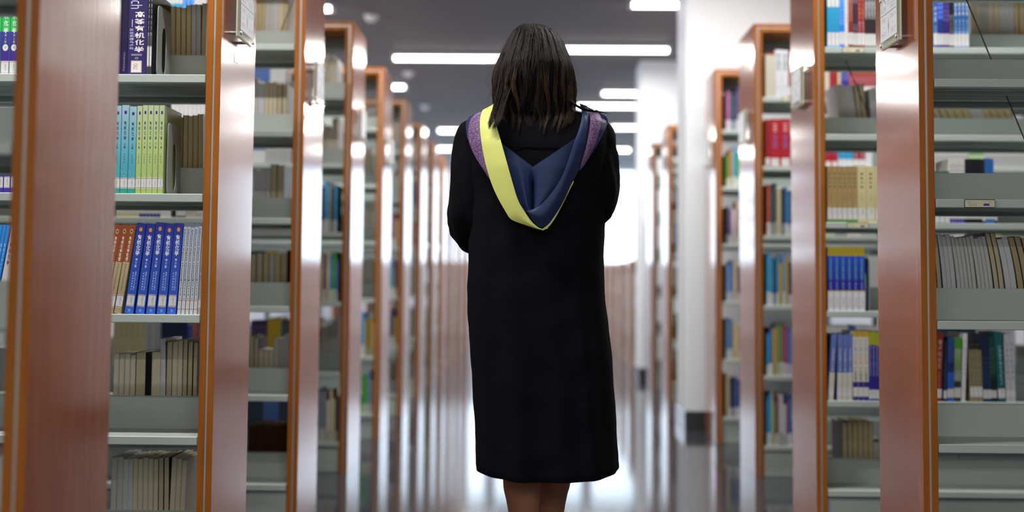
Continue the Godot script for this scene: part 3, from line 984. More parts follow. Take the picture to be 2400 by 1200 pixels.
# LOOK: the words that describe a kind of book
const LOOK := {
	"march": "thick navy book with white spine lettering", "dark_navy": "dark navy book with a silver title", "dark_grey": "dark grey book with a pale label", "teal": "pale blue to teal textbook", "lime": "lime green textbook", "brown": "brown and beige leaning textbook", "blue": "royal blue leaning textbook", "silver": "slim silver-white textbook", "mauve": "mauve-grey textbook", "purple_green": "green and purple textbook", "violet": "violet textbook with a white label", "white_title": "white leaning textbook", "azure_thin": "bright blue thin book",
	"cyan": "cyan book with a white top", "azure": "azure blue book", "white_plain": "white book with blue print", "brick": "brick red book", "plum": "plum-dark book", "crimson": "crimson book with a yellow title", "black_glyph": "black book with large white characters", "tan_book": "tan hardback", "ivory": "ivory hardback", "blue_yellow": "blue book with a yellow top", "lilac": "lilac and white book", "white_multi": "white book with coloured characters", "violet_yellow": "violet book with a yellow-green top",
	"blue_title": "blue book with a bold white title", "blue_dark": "bright blue book darkening below", "purple": "deep purple book", "black": "black book with pale lettering", "midblue": "mid-blue book with white title", "green_short": "short green book", "white_violet": "white book with violet characters", "black_yellow": "black book with yellow characters", "blue_white": "blue book with white characters", "teal_dark": "wide teal leaning book", "brick_title": "brick-brown book with pale title",
	"green_white": "green-topped pale book", "blue_split": "two-tone blue book", "beige_short": "short beige book with a dark top", "navy": "dark navy book", "green_dark": "dark green book", "white_grey": "grey-white book with dark characters", "red_large": "large red binder-like volume", "red_thin": "thin red book", "ledger": "cream ledger volume", "white_ring": "white volume with dark characters",
	"page_cream": "book showing cream page edges", "page_tan": "book showing tan page edges", "page_grey": "book showing grey page edges", "page_white": "book showing white page edges", "page_beige": "book showing beige page edges", "page_brown": "book showing brownish page edges", "page_dark": "book showing dark brown page edges",
}
const COVER_OF := {"page_cream": "ledger", "page_tan": "tan_book", "page_grey": "white_grey", "page_white": "white_plain", "page_beige": "dark_grey", "page_brown": "black", "page_dark": "black"}


# run: books side by side on one shelf, from a pixel column of the photograph rightwards. Items: [kind, how many, thickness in pixels, height in metres, lean in degrees (+ leans right), bend]; ["gap", pixels]
func run(side: int, n: int, level: int, rear: bool, px: float, items: Array, individual := true) -> void:
	var z := row_z(n) + (0.253 if rear else 0.014)
	var y: float = LEVELS[level]
	var py := 670.0 - (y - 0.935) * 3000.0 / z
	var x := at_px(px, py, z).x
	var mpp := z / 3000.0
	for it in items:
		if it[0] == "gap":
			x += it[1] * mpp
			continue
		for k in it[1]:
			var t: float = it[2] * mpp - 0.0006
			if it[1] > 2: t *= rng.randf_range(0.93, 1.0) if rear else rng.randf_range(0.97, 1.0)
			t = snappedf(t, 0.001) if t > 0.004 else t
			t = minf(t, it[2] * mpp - 0.0004)
			var h: float = it[3] + (rng.randf_range(-0.006, 0.004) if rear else rng.randf_range(-0.0015, 0.0015))
			h = snappedf(h, 0.002)
			var lean := deg_to_rad(it[4]) if it.size() > 4 else 0.0
			var bend: float = it[5] if it.size() > 5 else 0.0
			var deep := snappedf(rng.randf_range(0.17, 0.188), 0.006)
			var wide: float = t / cos(lean) + 0.0006 if absf(lean) > 0.001 else it[2] * mpp
			if individual: one_book(side, n, level, rear, it[0], x, y, z, t, h, deep, lean, bend, wide)
			else:
				far_books_one(far_books, Vector3(x + wide / 2, y + 0.0004, -z), t, h, deep, it[0], it[0] if rear else "")
			x += wide


func one_book(side: int, n: int, level: int, rear: bool, kind: String, x: float, y: float, z: float, t: float, h: float, deep: float, lean: float, bend: float, wide: float) -> void:
	var o := Node3D.new()
	o.name = numbered("book", self)
	add_child(o, true)
	var cover := kind
	var page := "page_white"
	if rear:
		cover = COVER_OF[kind]
		page = kind
	var m := book_meshes(t, h, deep, cover, page, -bend if rear else bend)
	put(m[0], "cover", M.print, o)
	put(m[1], "pages", M.pages, o)
	var c := Basis(Vector3.BACK, -lean)
	var foot := Vector3(-t / 2, 0, 0) if lean > 0 else Vector3(t / 2, 0, 0)     # rests on the corner it leans over
	var p := Vector3(x + wide - t / 2 if lean > 0 else x + t / 2, y + 0.0004, -z) if absf(lean) > 0.001 else Vector3(x + wide / 2, y + 0.0004, -z)
	if absf(lean) > 0.001:
		var pivot := p - foot
		p = pivot + c * foot
	var b := c
	if rear:
		b = c * Basis(Vector3.UP, PI)
		p.z -= deep
	o.transform = Transform3D(b, p)
	o.set_meta("category", "book")
	pending.append([o, side, n, level, rear, kind, x])


func finish_books() -> void:
	var sets := {}
	for q in pending:
		var key := "%d %d %d %s %s" % [q[1], q[2], q[3], q[4], LOOK[q[5]]]
		if not sets.has(key): sets[key] = []
		sets[key].append(q)
	for key in sets:
		var list: Array = sets[key]
		var side: int = list[0][1]
		list.sort_custom(func(a, b): return a[6] > b[6] if side < 0 else a[6] < b[6])
		for i in list.size():
			var q: Array = list[i]
			var where := "%s shelf of %s" % [LEVEL_NAMES[q[3]], case_name(side, q[2])]
			q[0].set_meta("label", "%s, %s" % [LOOK[q[5]], where] if list.size() == 1 else "%s, %s from aisle, %s" % [LOOK[q[5]], ORD[i + 1], where])
			q[0].set_meta("group", "books on the %s shelf of the %s" % [LEVEL_NAMES[q[3]], case_name(side, q[2])])
	tag(put(far_books.mesh(), "distant_books", M.print, self), "rows of out-of-focus books on the more distant shelves", "books", "", "stuff")


func bookend(side: int, n: int, level: int, px: float, tilt := 0.0) -> void:
	var z := row_z(n) + 0.02
	var x := at_px(px, 400, z).x
	var o := thing("bookend", "grey steel bookend with a slot, on the %s shelf of the %s" % [LEVEL_NAMES[level], case_name(side, n)], "bookend", Vector3(x, LEVELS[level] + 0.0005, -z), "steel bookends")
	var outer := []
	var inner := []
	var N := 48
	for i in N:
		var a := TAU * i / N
		var c := cos(a)
		var s := sin(a)
		outer.append(Vector2(-0.07 + 0.0675 * signf(c) * pow(absf(c), 0.2), 0.105 + 0.105 * signf(s) * pow(absf(s), 0.2)))
		inner.append(Vector2(-0.07 + 0.022 * signf(c) * pow(absf(c), 0.7), 0.085 + 0.068 * signf(s) * pow(absf(s), 0.45)))
	var rows := []
	for q in [[outer, 0.0012], [inner, 0.0012], [inner, -0.0012], [outer, -0.0012], [outer, 0.0012]]:
		var ring := []
		for p in q[0]: ring.append(Vector3(q[1], p.y, p.x))
		rows.append(ring)
	var mb := MB.new()
	for j in 4: mb.grid([rows[j], rows[j + 1]], true, true)
	put(mb.mesh(), "upright_plate", M.steel_back, o)
	put(boxed(Vector3(0.0, 0.0, -0.135), Vector3(0.06, 0.0015, -0.005), 0.0005), "foot", M.steel_back, o)
	o.rotation.z = tilt


func books() -> void:
	far_books = MB.new()
	# second row on the left, spines
	run(-1, 1, 1, false, 268, [["dark_navy", 2, 15, 0.262], ["march", 1, 46, 0.272], ["dark_grey", 2, 6, 0.25]])
	bookend(-1, 1, 1, 360)
	run(-1, 1, 1, false, -40, [["purple_green", 4, 20.5, 0.232]])
	run(-1, 1, 2, false, 244, [["teal", 4, 18.2, 0.256], ["lime", 5, 13.2, 0.258]])
	bookend(-1, 1, 2, 391)
	run(-1, 1, 2, false, -42, [["violet", 5, 16.5, 0.215]])
	for q in [["brown", 228, 16.5, 9.6], ["brown", 247, 16.5, 9.0], ["brown", 266, 16.5, 8.3], ["blue", 290, 21.5, 6.8], ["blue", 316, 21.5, 5.9], ["blue", 341, 21.5, 5.1], ["blue", 366, 21.5, 4.3], ["blue", 390, 21.5, 3.6], ["silver", 414, 8.8, 3.2], ["silver", 423.6, 8.6, 2.95], ["silver", 433.2, 8.6, 2.7], ["silver", 442.8, 8.6, 2.45], ["silver", 452.4, 8.6, 2.2], ["mauve", 462, 6.8, 2.0]]:
		run(-1, 1, 3, false, q[1], [[q[0], 1, q[2], 0.258 if q[0] == "brown" else 0.262, q[3]]])
	run(-1, 1, 3, false, -50, [["azure", 4, 9, 0.256, 9.0], ["gap", 3], ["white_title", 2, 15, 0.256, 9.0]])
	# second row on the left, books that stand on its far side
	run(-1, 1, 1, true, 385, [["page_tan", 5, 12.5, 0.258, 0.0, -0.004], ["page_grey", 2, 11.5, 0.262, 0.0, -0.004], ["page_tan", 1, 11, 0.262]])
	run(-1, 1, 2, true, 415, [["page_brown", 1, 11, 0.262], ["page_tan", 3, 12, 0.262, 0.0, -0.003], ["page_tan", 1, 13, 0.268, 0.0, -0.004]])
	run(-1, 1, 4, true, 262, [["page_cream", 4, 13, 0.222], ["page_beige", 1, 24, 0.225], ["gap", 14], ["page_cream", 1, 21, 0.23], ["page_white", 1, 13, 0.266, 0.0, -0.004], ["page_beige", 1, 14, 0.262], ["page_cream", 2, 12, 0.262], ["page_beige", 3, 12, 0.262]])
	run(-1, 1, 5, true, 256, [["page_grey", 2, 14, 0.25], ["page_white", 2, 12, 0.25], ["page_cream", 5, 12, 0.25, 0.0, -0.003], ["page_beige", 2, 13, 0.25, 0.0, -0.004], ["page_cream", 3, 12, 0.25, 0.0, 0.005]])
	# third row on the left
	run(-1, 2, 0, true, 588, [["page_tan", 4, 8, 0.262], ["page_grey", 2, 10, 0.3], ["page_white", 1, 10, 0.3], ["page_cream", 1, 14, 0.3], ["page_tan", 1, 10, 0.3]])
	run(-1, 2, 0, false, 382, [["cyan", 5, 9, 0.25], ["azure", 3, 9, 0.25], ["white_plain", 3, 10, 0.25], ["crimson", 1, 12, 0.25]])
	run(-1, 2, 1, true, 588, [["page_grey", 1, 14, 0.255], ["page_white", 1, 16, 0.225], ["page_cream", 3, 10, 0.235], ["page_beige", 2, 12, 0.225]])
	run(-1, 2, 1, false, 400, [["white_plain", 8, 10, 0.25]])
	run(-1, 2, 2, true, 590, [["page_white", 4, 10.5, 0.215, 0.0, 0.0], ["page_beige", 2, 16, 0.235]])
	run(-1, 2, 2, false, 272, [["ivory", 6, 9, 0.25], ["white_multi", 6, 8.5, 0.25], ["white_plain", 3, 8, 0.25], ["gap", 12], ["black_glyph", 3, 8, 0.25], ["ledger", 3, 9, 0.25], ["mauve", 2, 8, 0.25]])
	run(-1, 2, 3, true, 584, [["page_beige", 3, 15, 0.215], ["page_grey", 1, 12, 0.215], ["page_beige", 2, 15, 0.215], ["page_dark", 1, 14, 0.225]])
	run(-1, 3, 4, false, 262, [["ivory", 6, 13, 0.262], ["white_grey", 2, 17, 0.262], ["navy", 5, 13, 0.262], ["blue_yellow", 1, 8, 0.262], ["brick", 1, 14, 0.262]])
	run(-1, 2, 4, true, 582, [["page_beige", 2, 11, 0.215], ["page_cream", 3, 12, 0.16], ["page_grey", 2, 12, 0.205], ["page_white", 1, 9, 0.225]])
	run(-1, 2, 5, true, 578, [["page_dark", 5, 19, 0.2]])
	# first right bookcase (second row), its far side
	run(1, 1, 3, true, 2188, [["page_beige", 2, 11, 0.256, 0.0, -0.016], ["gap", 3], ["page_white", 3, 10, 0.256, 0.0, -0.02], ["gap", 3], ["page_grey", 5, 9, 0.25, 0.0, -0.024], ["gap", 3], ["page_grey", 4, 9, 0.25, 0.0, -0.028], ["gap", 2], ["page_beige", 2, 12, 0.262, 0.0, -0.03], ["gap", 3], ["page_white", 2, 13, 0.25, 0.0, -0.034], ["gap", 2], ["page_brown", 5, 15, 0.25, 0.0, -0.036]])
	# second right bookcase, spines
	run(1, 2, 0, false, 1939, [["cyan", 3, 9.6, 0.25], ["azure", 2, 6.2, 0.25], ["white_plain", 1, 8, 0.25], ["brick", 2, 5.5, 0.25], ["plum", 2, 6, 0.25], ["crimson", 2, 8.2, 0.25], ["black_glyph", 5, 7, 0.25]])
	run(1, 2, 0, false, 2188, [["blue_title", 1, 10.5, 0.25], ["blue_dark", 2, 6.5, 0.25], ["purple", 3, 4.8, 0.25], ["black", 2, 5.2, 0.25], ["midblue", 4, 8.8, 0.25]])
	run(1, 2, 0, true, 2275, [["page_cream", 2, 13, 0.25], ["page_grey", 2, 8, 0.25], ["page_cream", 2, 14, 0.25], ["page_white", 3, 11, 0.25], ["page_tan", 2, 12, 0.25]])
	run(1, 2, 1, true, 1973, [["page_grey", 2, 11, 0.238, -7.0], ["page_white", 2, 10, 0.238, -7.0], ["page_beige", 2, 12, 0.24, -6.0], ["gap", 6], ["page_white", 3, 10, 0.225, -4.0]])
	run(1, 2, 1, true, 2202, [["page_beige", 3, 16, 0.2, -24.0], ["page_tan", 3, 17, 0.2, -24.0], ["page_white", 2, 14, 0.2, -24.0], ["page_tan", 4, 16, 0.2, -24.0]])
	run(1, 2, 2, false, 1939, [["tan_book", 6, 11.8, 0.222], ["ivory", 2, 20.5, 0.222], ["ivory", 1, 18, 0.222]])
	run(1, 2, 2, false, 2191, [["green_short", 3, 11.5, 0.205], ["white_violet", 5, 7.3, 0.256], ["black_yellow", 6, 6.6, 0.254], ["black", 1, 7, 0.254], ["blue_white", 3, 7, 0.256], ["green_dark", 1, 7, 0.2]])
	run(1, 2, 3, false, 1940, [["blue_yellow", 6, 14.5, 0.25]])
	bookend(1, 2, 3, 2036)
	run(1, 2, 4, false, 1940, [["lilac", 1, 13, 0.256, 3.5], ["gap", 8], ["lilac", 3, 12.0, 0.256, 1.2], ["gap", 2], ["white_multi", 3, 12.2, 0.27], ["violet_yellow", 4, 8, 0.268]])
	run(1, 2, 4, false, 2192, [["brick_title", 1, 14, 0.266, 2.4], ["gap", 4], ["navy", 1, 8, 0.235, 2.0], ["gap", 1], ["blue_split", 2, 7.5, 0.246, 1.6], ["gap", 1], ["green_white", 3, 5.2, 0.246, 1.5], ["gap", 1], ["white_plain", 1, 9.5, 0.262, 2.6], ["gap", 12], ["beige_short", 3, 9.8, 0.222, -1.2], ["gap", 1], ["navy", 3, 6.4, 0.258, -1.5], ["green_dark", 2, 6.6, 0.252, -2.2], ["gap", 2], ["teal_dark", 1, 19, 0.27, -2.6], ["white_grey", 2, 11, 0.262, -1.2]])
	run(1, 2, 5, true, 1975, [["page_beige", 2, 12, 0.235], ["page_tan", 4, 12, 0.235], ["page_grey", 3, 10, 0.16]])
	# third right bookcase
	run(1, 3, 0, false, 1794, [["ledger", 1, 23, 0.225], ["white_ring", 2, 15.5, 0.24], ["crimson", 1, 9, 0.235]])
	run(1, 3, 1, false, 1794, [["red_thin", 2, 5.5, 0.235], ["red_large", 2, 24, 0.24]])
	run(1, 3, 0, false, 1934, [["ledger", 1, 10, 0.25], ["red_thin", 2, 10, 0.25], ["ivory", 1, 6, 0.25], ["violet_yellow", 2, 10, 0.25], ["crimson", 7, 9, 0.25]])
	run(1, 3, 1, false, 1934, [["red_large", 2, 15, 0.16], ["cyan", 3, 12, 0.16], ["crimson", 2, 14, 0.16], ["white_plain", 1, 16, 0.16]])
	# shelves that lie deeper in the blur
	var kinds := []
	for k in 14: kinds.append("far_%d" % k)
	var pages := ["page_cream", "page_grey", "page_white", "page_tan", "page_beige"]
	for q in [[1, 3, [2, 3, 4, 5], 1797, 62], [1, 4, [0, 1, 2, 3, 4, 5], 1702, 40], [-1, 3, [0, 1, 2, 3, 4, 5], 742, 50], [-1, 4, [0, 1, 2, 3, 4, 5], 846, 34], [-1, 5, [0, 1, 2, 3, 4, 5], 908, 24], [-1, 6, [0, 1, 2, 3, 4, 5], 950, 22], [1, 6, [1, 2, 3, 4, 5], 1586, 20]]:
		for level in q[2]:
			var rear: bool = q[0] < 0 and (rng.randf() < 0.6 or level == 0)
			var items := []
			var left: float = q[4]
			while left > 4:
				var w := minf(left, rng.randf_range(4.5, 10.0) if q[1] < 5 else rng.randf_range(3.5, 6.0))
				items.append([pages[rng.randi() % 5] if rear else kinds[rng.randi() % 14], 1, w, rng.randf_range(0.2, 0.262) if q[1] != 4 or q[0] > 0 or level > 0 else 0.16])
				left -= w
			run(q[0], q[1], level, rear, q[3], items, false)
	# what shows through the gaps of the nearer shelves
	for q in [[-1, 3, 0, 575, [["far_7", 2, 9, 0.25], ["far_0", 5, 8, 0.25], ["far_2", 3, 12, 0.25]]], [-1, 3, 1, 560, [["far_7", 2, 11, 0.25], ["far_0", 4, 10, 0.25], ["far_2", 5, 12, 0.25]]], [-1, 3, 2, 560, [["far_2", 12, 11, 0.24]]], [-1, 3, 3, 575, [["far_13", 4, 11, 0.25], ["far_5", 4, 8, 0.25], ["far_2", 3, 11, 0.25]]], [-1, 3, 4, 585, [["far_10", 5, 8, 0.25], ["far_5", 4, 8, 0.262], ["far_13", 4, 10, 0.25]]], [-1, 3, 5, 575, [["far_4", 5, 8, 0.25], ["far_0", 4, 9, 0.25], ["far_4", 4, 9, 0.25]]],
			[1, 3, 2, 1934, [["far_3", 3, 8, 0.25], ["far_4", 3, 9, 0.25], ["far_8", 4, 8, 0.25], ["far_2", 4, 9, 0.25]]], [1, 3, 3, 1934, [["far_10", 4, 8, 0.25], ["far_6", 3, 9, 0.25], ["far_3", 4, 9, 0.25], ["far_2", 4, 9, 0.25]]], [1, 3, 2, 2180, [["far_2", 6, 9, 0.25], ["far_0", 3, 9, 0.25], ["gap", 30], ["far_8", 3, 9, 0.25], ["far_5", 3, 9, 0.25]]], [1, 3, 1, 2180, [["far_2", 10, 9, 0.25], ["far_3", 6, 6, 0.26], ["far_2", 12, 8, 0.25]]],
			[1, 3, 4, 1934, [["far_2", 6, 9, 0.25], ["far_0", 2, 9, 0.25], ["far_2", 6, 9, 0.25]]], [1, 3, 4, 2180, [["far_4", 12, 9, 0.25], ["far_2", 10, 9, 0.25]]]]:
		run(q[0], q[1], q[2], false, q[3], q[4], false)


# ------------------------------------------------------------------ the graduate

const PZ := 3.62                 # distance of the body's axis

# height in the photograph, left and right edge of the gown's body there; then half its depth
const GOWN := [[250, 1198, 1312, 0.056], [262, 1150, 1352, 0.068], [274, 1112, 1402, 0.082], [288, 1096, 1422, 0.092], [310, 1090, 1429, 0.104], [345, 1089, 1428, 0.118], [400, 1096, 1423, 0.124], [450, 1101, 1420, 0.122], [520, 1099, 1418, 0.120], [600, 1097, 1414, 0.124], [675, 1095, 1415, 0.130], [725, 1096, 1419, 0.134], [765, 1098, 1425, 0.137], [850, 1104, 1434, 0.142], [950, 1110, 1440, 0.147], [1035, 1114, 1444, 0.152], [1092, 1117, 1448, 0.156]]


func gown_ring(py: float) -> Array:        # [centre x, half width, half depth]
	var i := 0
	while i < GOWN.size() - 2 and py > GOWN[i + 1][0]: i += 1
	var t := clampf((py - GOWN[i][0]) / (GOWN[i + 1][0] - GOWN[i][0]), 0.0, 1.0)
	var l := at_px(lerpf(GOWN[i][1], GOWN[i + 1][1], t), py, PZ).x
	var r := at_px(lerpf(GOWN[i][2], GOWN[i + 1][2], t), py, PZ).x
	return [(l + r) / 2, (r - l) / 2, lerpf(GOWN[i][3], GOWN[i + 1][3], t)]


func height_px(y: float) -> float:         # the photograph's row for a height on the axis plane
	return 666.5 - (y - 0.9351) * 3000.0 / PZ * 1.0


func back_z(x: float, y: float) -> float:
	var g := gown_ring(height_px(y))
	var u := clampf(absf((x - g[0]) / g[1]), 0.0, 0.985)
	return -PZ + g[2] * pow(1.0 - pow(u, 2.4), 1.0 / 2.4)


func on_back(px: float, py: float, off: float) -> Vector3:
	var p := at_px(px, py, PZ - 0.1)
	for k in 3:
		p = at_px(px, py, -(back_z(p.x, p.y) + off))
	return p


func along(line: Array, t: float) -> Vector2:
	var total := 0.0
	for i in line.size() - 1: total += Vector2(line[i][0], line[i][1]).distance_to(Vector2(line[i + 1][0], line[i + 1][1]))
	var want := t * total
	for i in line.size() - 1:
		var a := Vector2(line[i][0], line[i][1])
		var b := Vector2(line[i + 1][0], line[i + 1][1])
		var d := a.distance_to(b)
		if want <= d or i == line.size() - 2: return a.lerp(b, clampf(want / maxf(d, 0.001), 0.0, 1.0))
		want -= d
	return Vector2.ZERO


func smooth_line(line: Array, times := 2) -> Array:
	for k in times:
		var o := [line[0]]
		for i in line.size() - 1:
			var a := Vector2(line[i][0], line[i][1])
			var b := Vector2(line[i + 1][0], line[i + 1][1])
			if i > 0: o.append(a.lerp(b, 0.25))
			if i < line.size() - 2: o.append(a.lerp(b, 0.75))
		o.append(line[-1])
		line = o
	return line


# a strip of cloth between two outlines traced on the back, off0..off1 above the gown, thick and a little puffed
func cloth(left: Array, right: Array, off: Callable, m: Material, called: String, under: Node, puff := 0.003, thick := 0.003, nu := 14, nv := 44, rounds := 2) -> MeshInstance3D:
	left = smooth_line(left, rounds)
	right = smooth_line(right, rounds)
	var outer := []
	var inner := []
	for j in nv + 1:
		var t := j / float(nv)
		var a := along(left, t)
		var b := along(right, t)
		var ro := []
		var ri := []
		for i in nu + 1:
			var s := i / float(nu)
			var q := a.lerp(b, s)
			var o: float = off.call(s, t) + puff * sin(PI * s)
			ro.append(on_back(q.x, q.y, o))
			ri.append(on_back(q.x, q.y, o - thick))
		outer.append(ro)
		inner.append(ri)
	var mb := MB.new()
	mb.grid(outer, false, false, 1.0, 4.0)
	mb.grid(inner, false, true, 1.0, 4.0)
	var rim := []
	var rim2 := []
	for j in nv + 1:
		rim.append([inner[j][0], outer[j][0]])
		rim2.append([outer[j][nu], inner[j][nu]])
	mb.grid(rim); mb.grid(rim2)
	mb.grid([inner[0], outer[0]], false, true); mb.grid([inner[nv], outer[nv]])
	return put(mb.mesh(), called, m, under)


class Field:                    # a distance field on a grid, meshed as surface nets
	var lo: Vector3
	var c: float
	var nx: int
	var ny: int
	var nz: int
	var f := PackedFloat32Array()

	func _init(a: Vector3, b: Vector3, cell: float) -> void:
		lo = a; c = cell
		nx = int((b.x - a.x) / c) + 2; ny = int((b.y - a.y) / c) + 2; nz = int((b.z - a.z) / c) + 2
		f.resize(nx * ny * nz)
		f.fill(0.3)

	func add(a: Vector3, b: Vector3, ra: float, rb: float, k := 0.02, squash := Vector3.ONE) -> void:     # a tapered capsule; squash scales space (an ellipsoid if a = b)
		var reach := maxf(ra, rb) + k + 2.5 * c
		var grow := Vector3(reach / minf(1.0, squash.x), reach / minf(1.0, squash.y), reach / minf(1.0, squash.z))
		var i0 := (a.min(b) - grow - lo) / c
		var i1 := (a.max(b) + grow - lo) / c
		var ab := b - a
		var len2 := maxf(ab.length_squared(), 1e-9)
		for z in range(maxi(0, int(i0.z)), mini(nz, int(i1.z) + 1)):
			for y in range(maxi(0, int(i0.y)), mini(ny, int(i1.y) + 1)):
				var at := (z * ny + y) * nx
				for x in range(maxi(0, int(i0.x)), mini(nx, int(i1.x) + 1)):
					var p := lo + Vector3(x, y, z) * c
					var t := clampf((p - a).dot(ab) / len2, 0.0, 1.0)
					var d := ((p - a - ab * t) * squash).length() - lerpf(ra, rb, t)
					var o := f[at + x]
					var h := clampf(0.5 + 0.5 * (o - d) / k, 0.0, 1.0)
					f[at + x] = lerpf(o, d, h) - k * h * (1.0 - h)

	func cut(a: Vector3, r: float, k := 0.01) -> void:
		var reach := r + k + 2.0 * c
		var i0 := (a - Vector3.ONE * reach - lo) / c
		var i1 := (a + Vector3.ONE * reach - lo) / c
		for z in range(maxi(0, int(i0.z)), mini(nz, int(i1.z) + 1)):
			for y in range(maxi(0, int(i0.y)), mini(ny, int(i1.y) + 1)):
				for x in range(maxi(0, int(i0.x)), mini(nx, int(i1.x) + 1)):
					var at := (z * ny + y) * nx + x
					var d := r - (lo + Vector3(x, y, z) * c - a).length()
					var h := clampf(0.5 - 0.5 * (f[at] - d) / k, 0.0, 1.0)
					f[at] = lerpf(f[at], d, h) + k * h * (1.0 - h)

	func grad(i: int) -> Vector3:
		return Vector3(f[i + 1] - f[i - 1], f[i + nx] - f[i - nx], f[i + nx * ny] - f[i - nx * ny]).normalized()

	func into(mb: MB) -> void:
		var at := {}
		var s := [0, 1, nx, nx + 1, nx * ny, nx * ny + 1, nx * ny + nx, nx * ny + nx + 1]
		var edges := [[0, 1], [2, 3], [4, 5], [6, 7], [0, 2], [1, 3], [4, 6], [5, 7], [0, 4], [1, 5], [2, 6], [3, 7]]
		var o := [Vector3(0, 0, 0), Vector3(1, 0, 0), Vector3(0, 1, 0), Vector3(1, 1, 0), Vector3(0, 0, 1), Vector3(1, 0, 1), Vector3(0, 1, 1), Vector3(1, 1, 1)]
		for z in range(1, nz - 2):
			for y in range(1, ny - 2):
				for x in range(1, nx - 2):
					var i := (z * ny + y) * nx + x
					var v0 := f[i]
					if absf(v0) > 2.0 * c: continue
					var inside := 0
					for k in 8:
						if f[i + s[k]] < 0.0: inside += 1
					if inside == 0 or inside == 8: continue
					var sum := Vector3.ZERO
					var n := 0
					for e in edges:
						var fa := f[i + s[e[0]]]
						var fb := f[i + s[e[1]]]
						if (fa < 0.0) == (fb < 0.0): continue
						sum += o[e[0]].lerp(o[e[1]], fa / (fa - fb))
						n += 1
					at[i] = mb.vert(lo + (Vector3(x, y, z) + sum / n) * c, grad(i))
		var step := [1, nx, nx * ny]
		for i in at:
			for ax in 3:
				var j: int = i + step[ax]
				if (f[i] < 0.0) == (f[j] < 0.0): continue
				var u: int = step[(ax + 1) % 3]
				var w: int = step[(ax + 2) % 3]
				if not (at.has(i - u) and at.has(i - w) and at.has(i - u - w)): continue
				var q := [at[i], at[i - u], at[i - u - w], at[i - w]]
				if f[i] < 0.0: mb.idx.append_array([q[0], q[2], q[1], q[0], q[3], q[2]])
				else: mb.idx.append_array([q[0], q[1], q[2], q[0], q[2], q[3]])


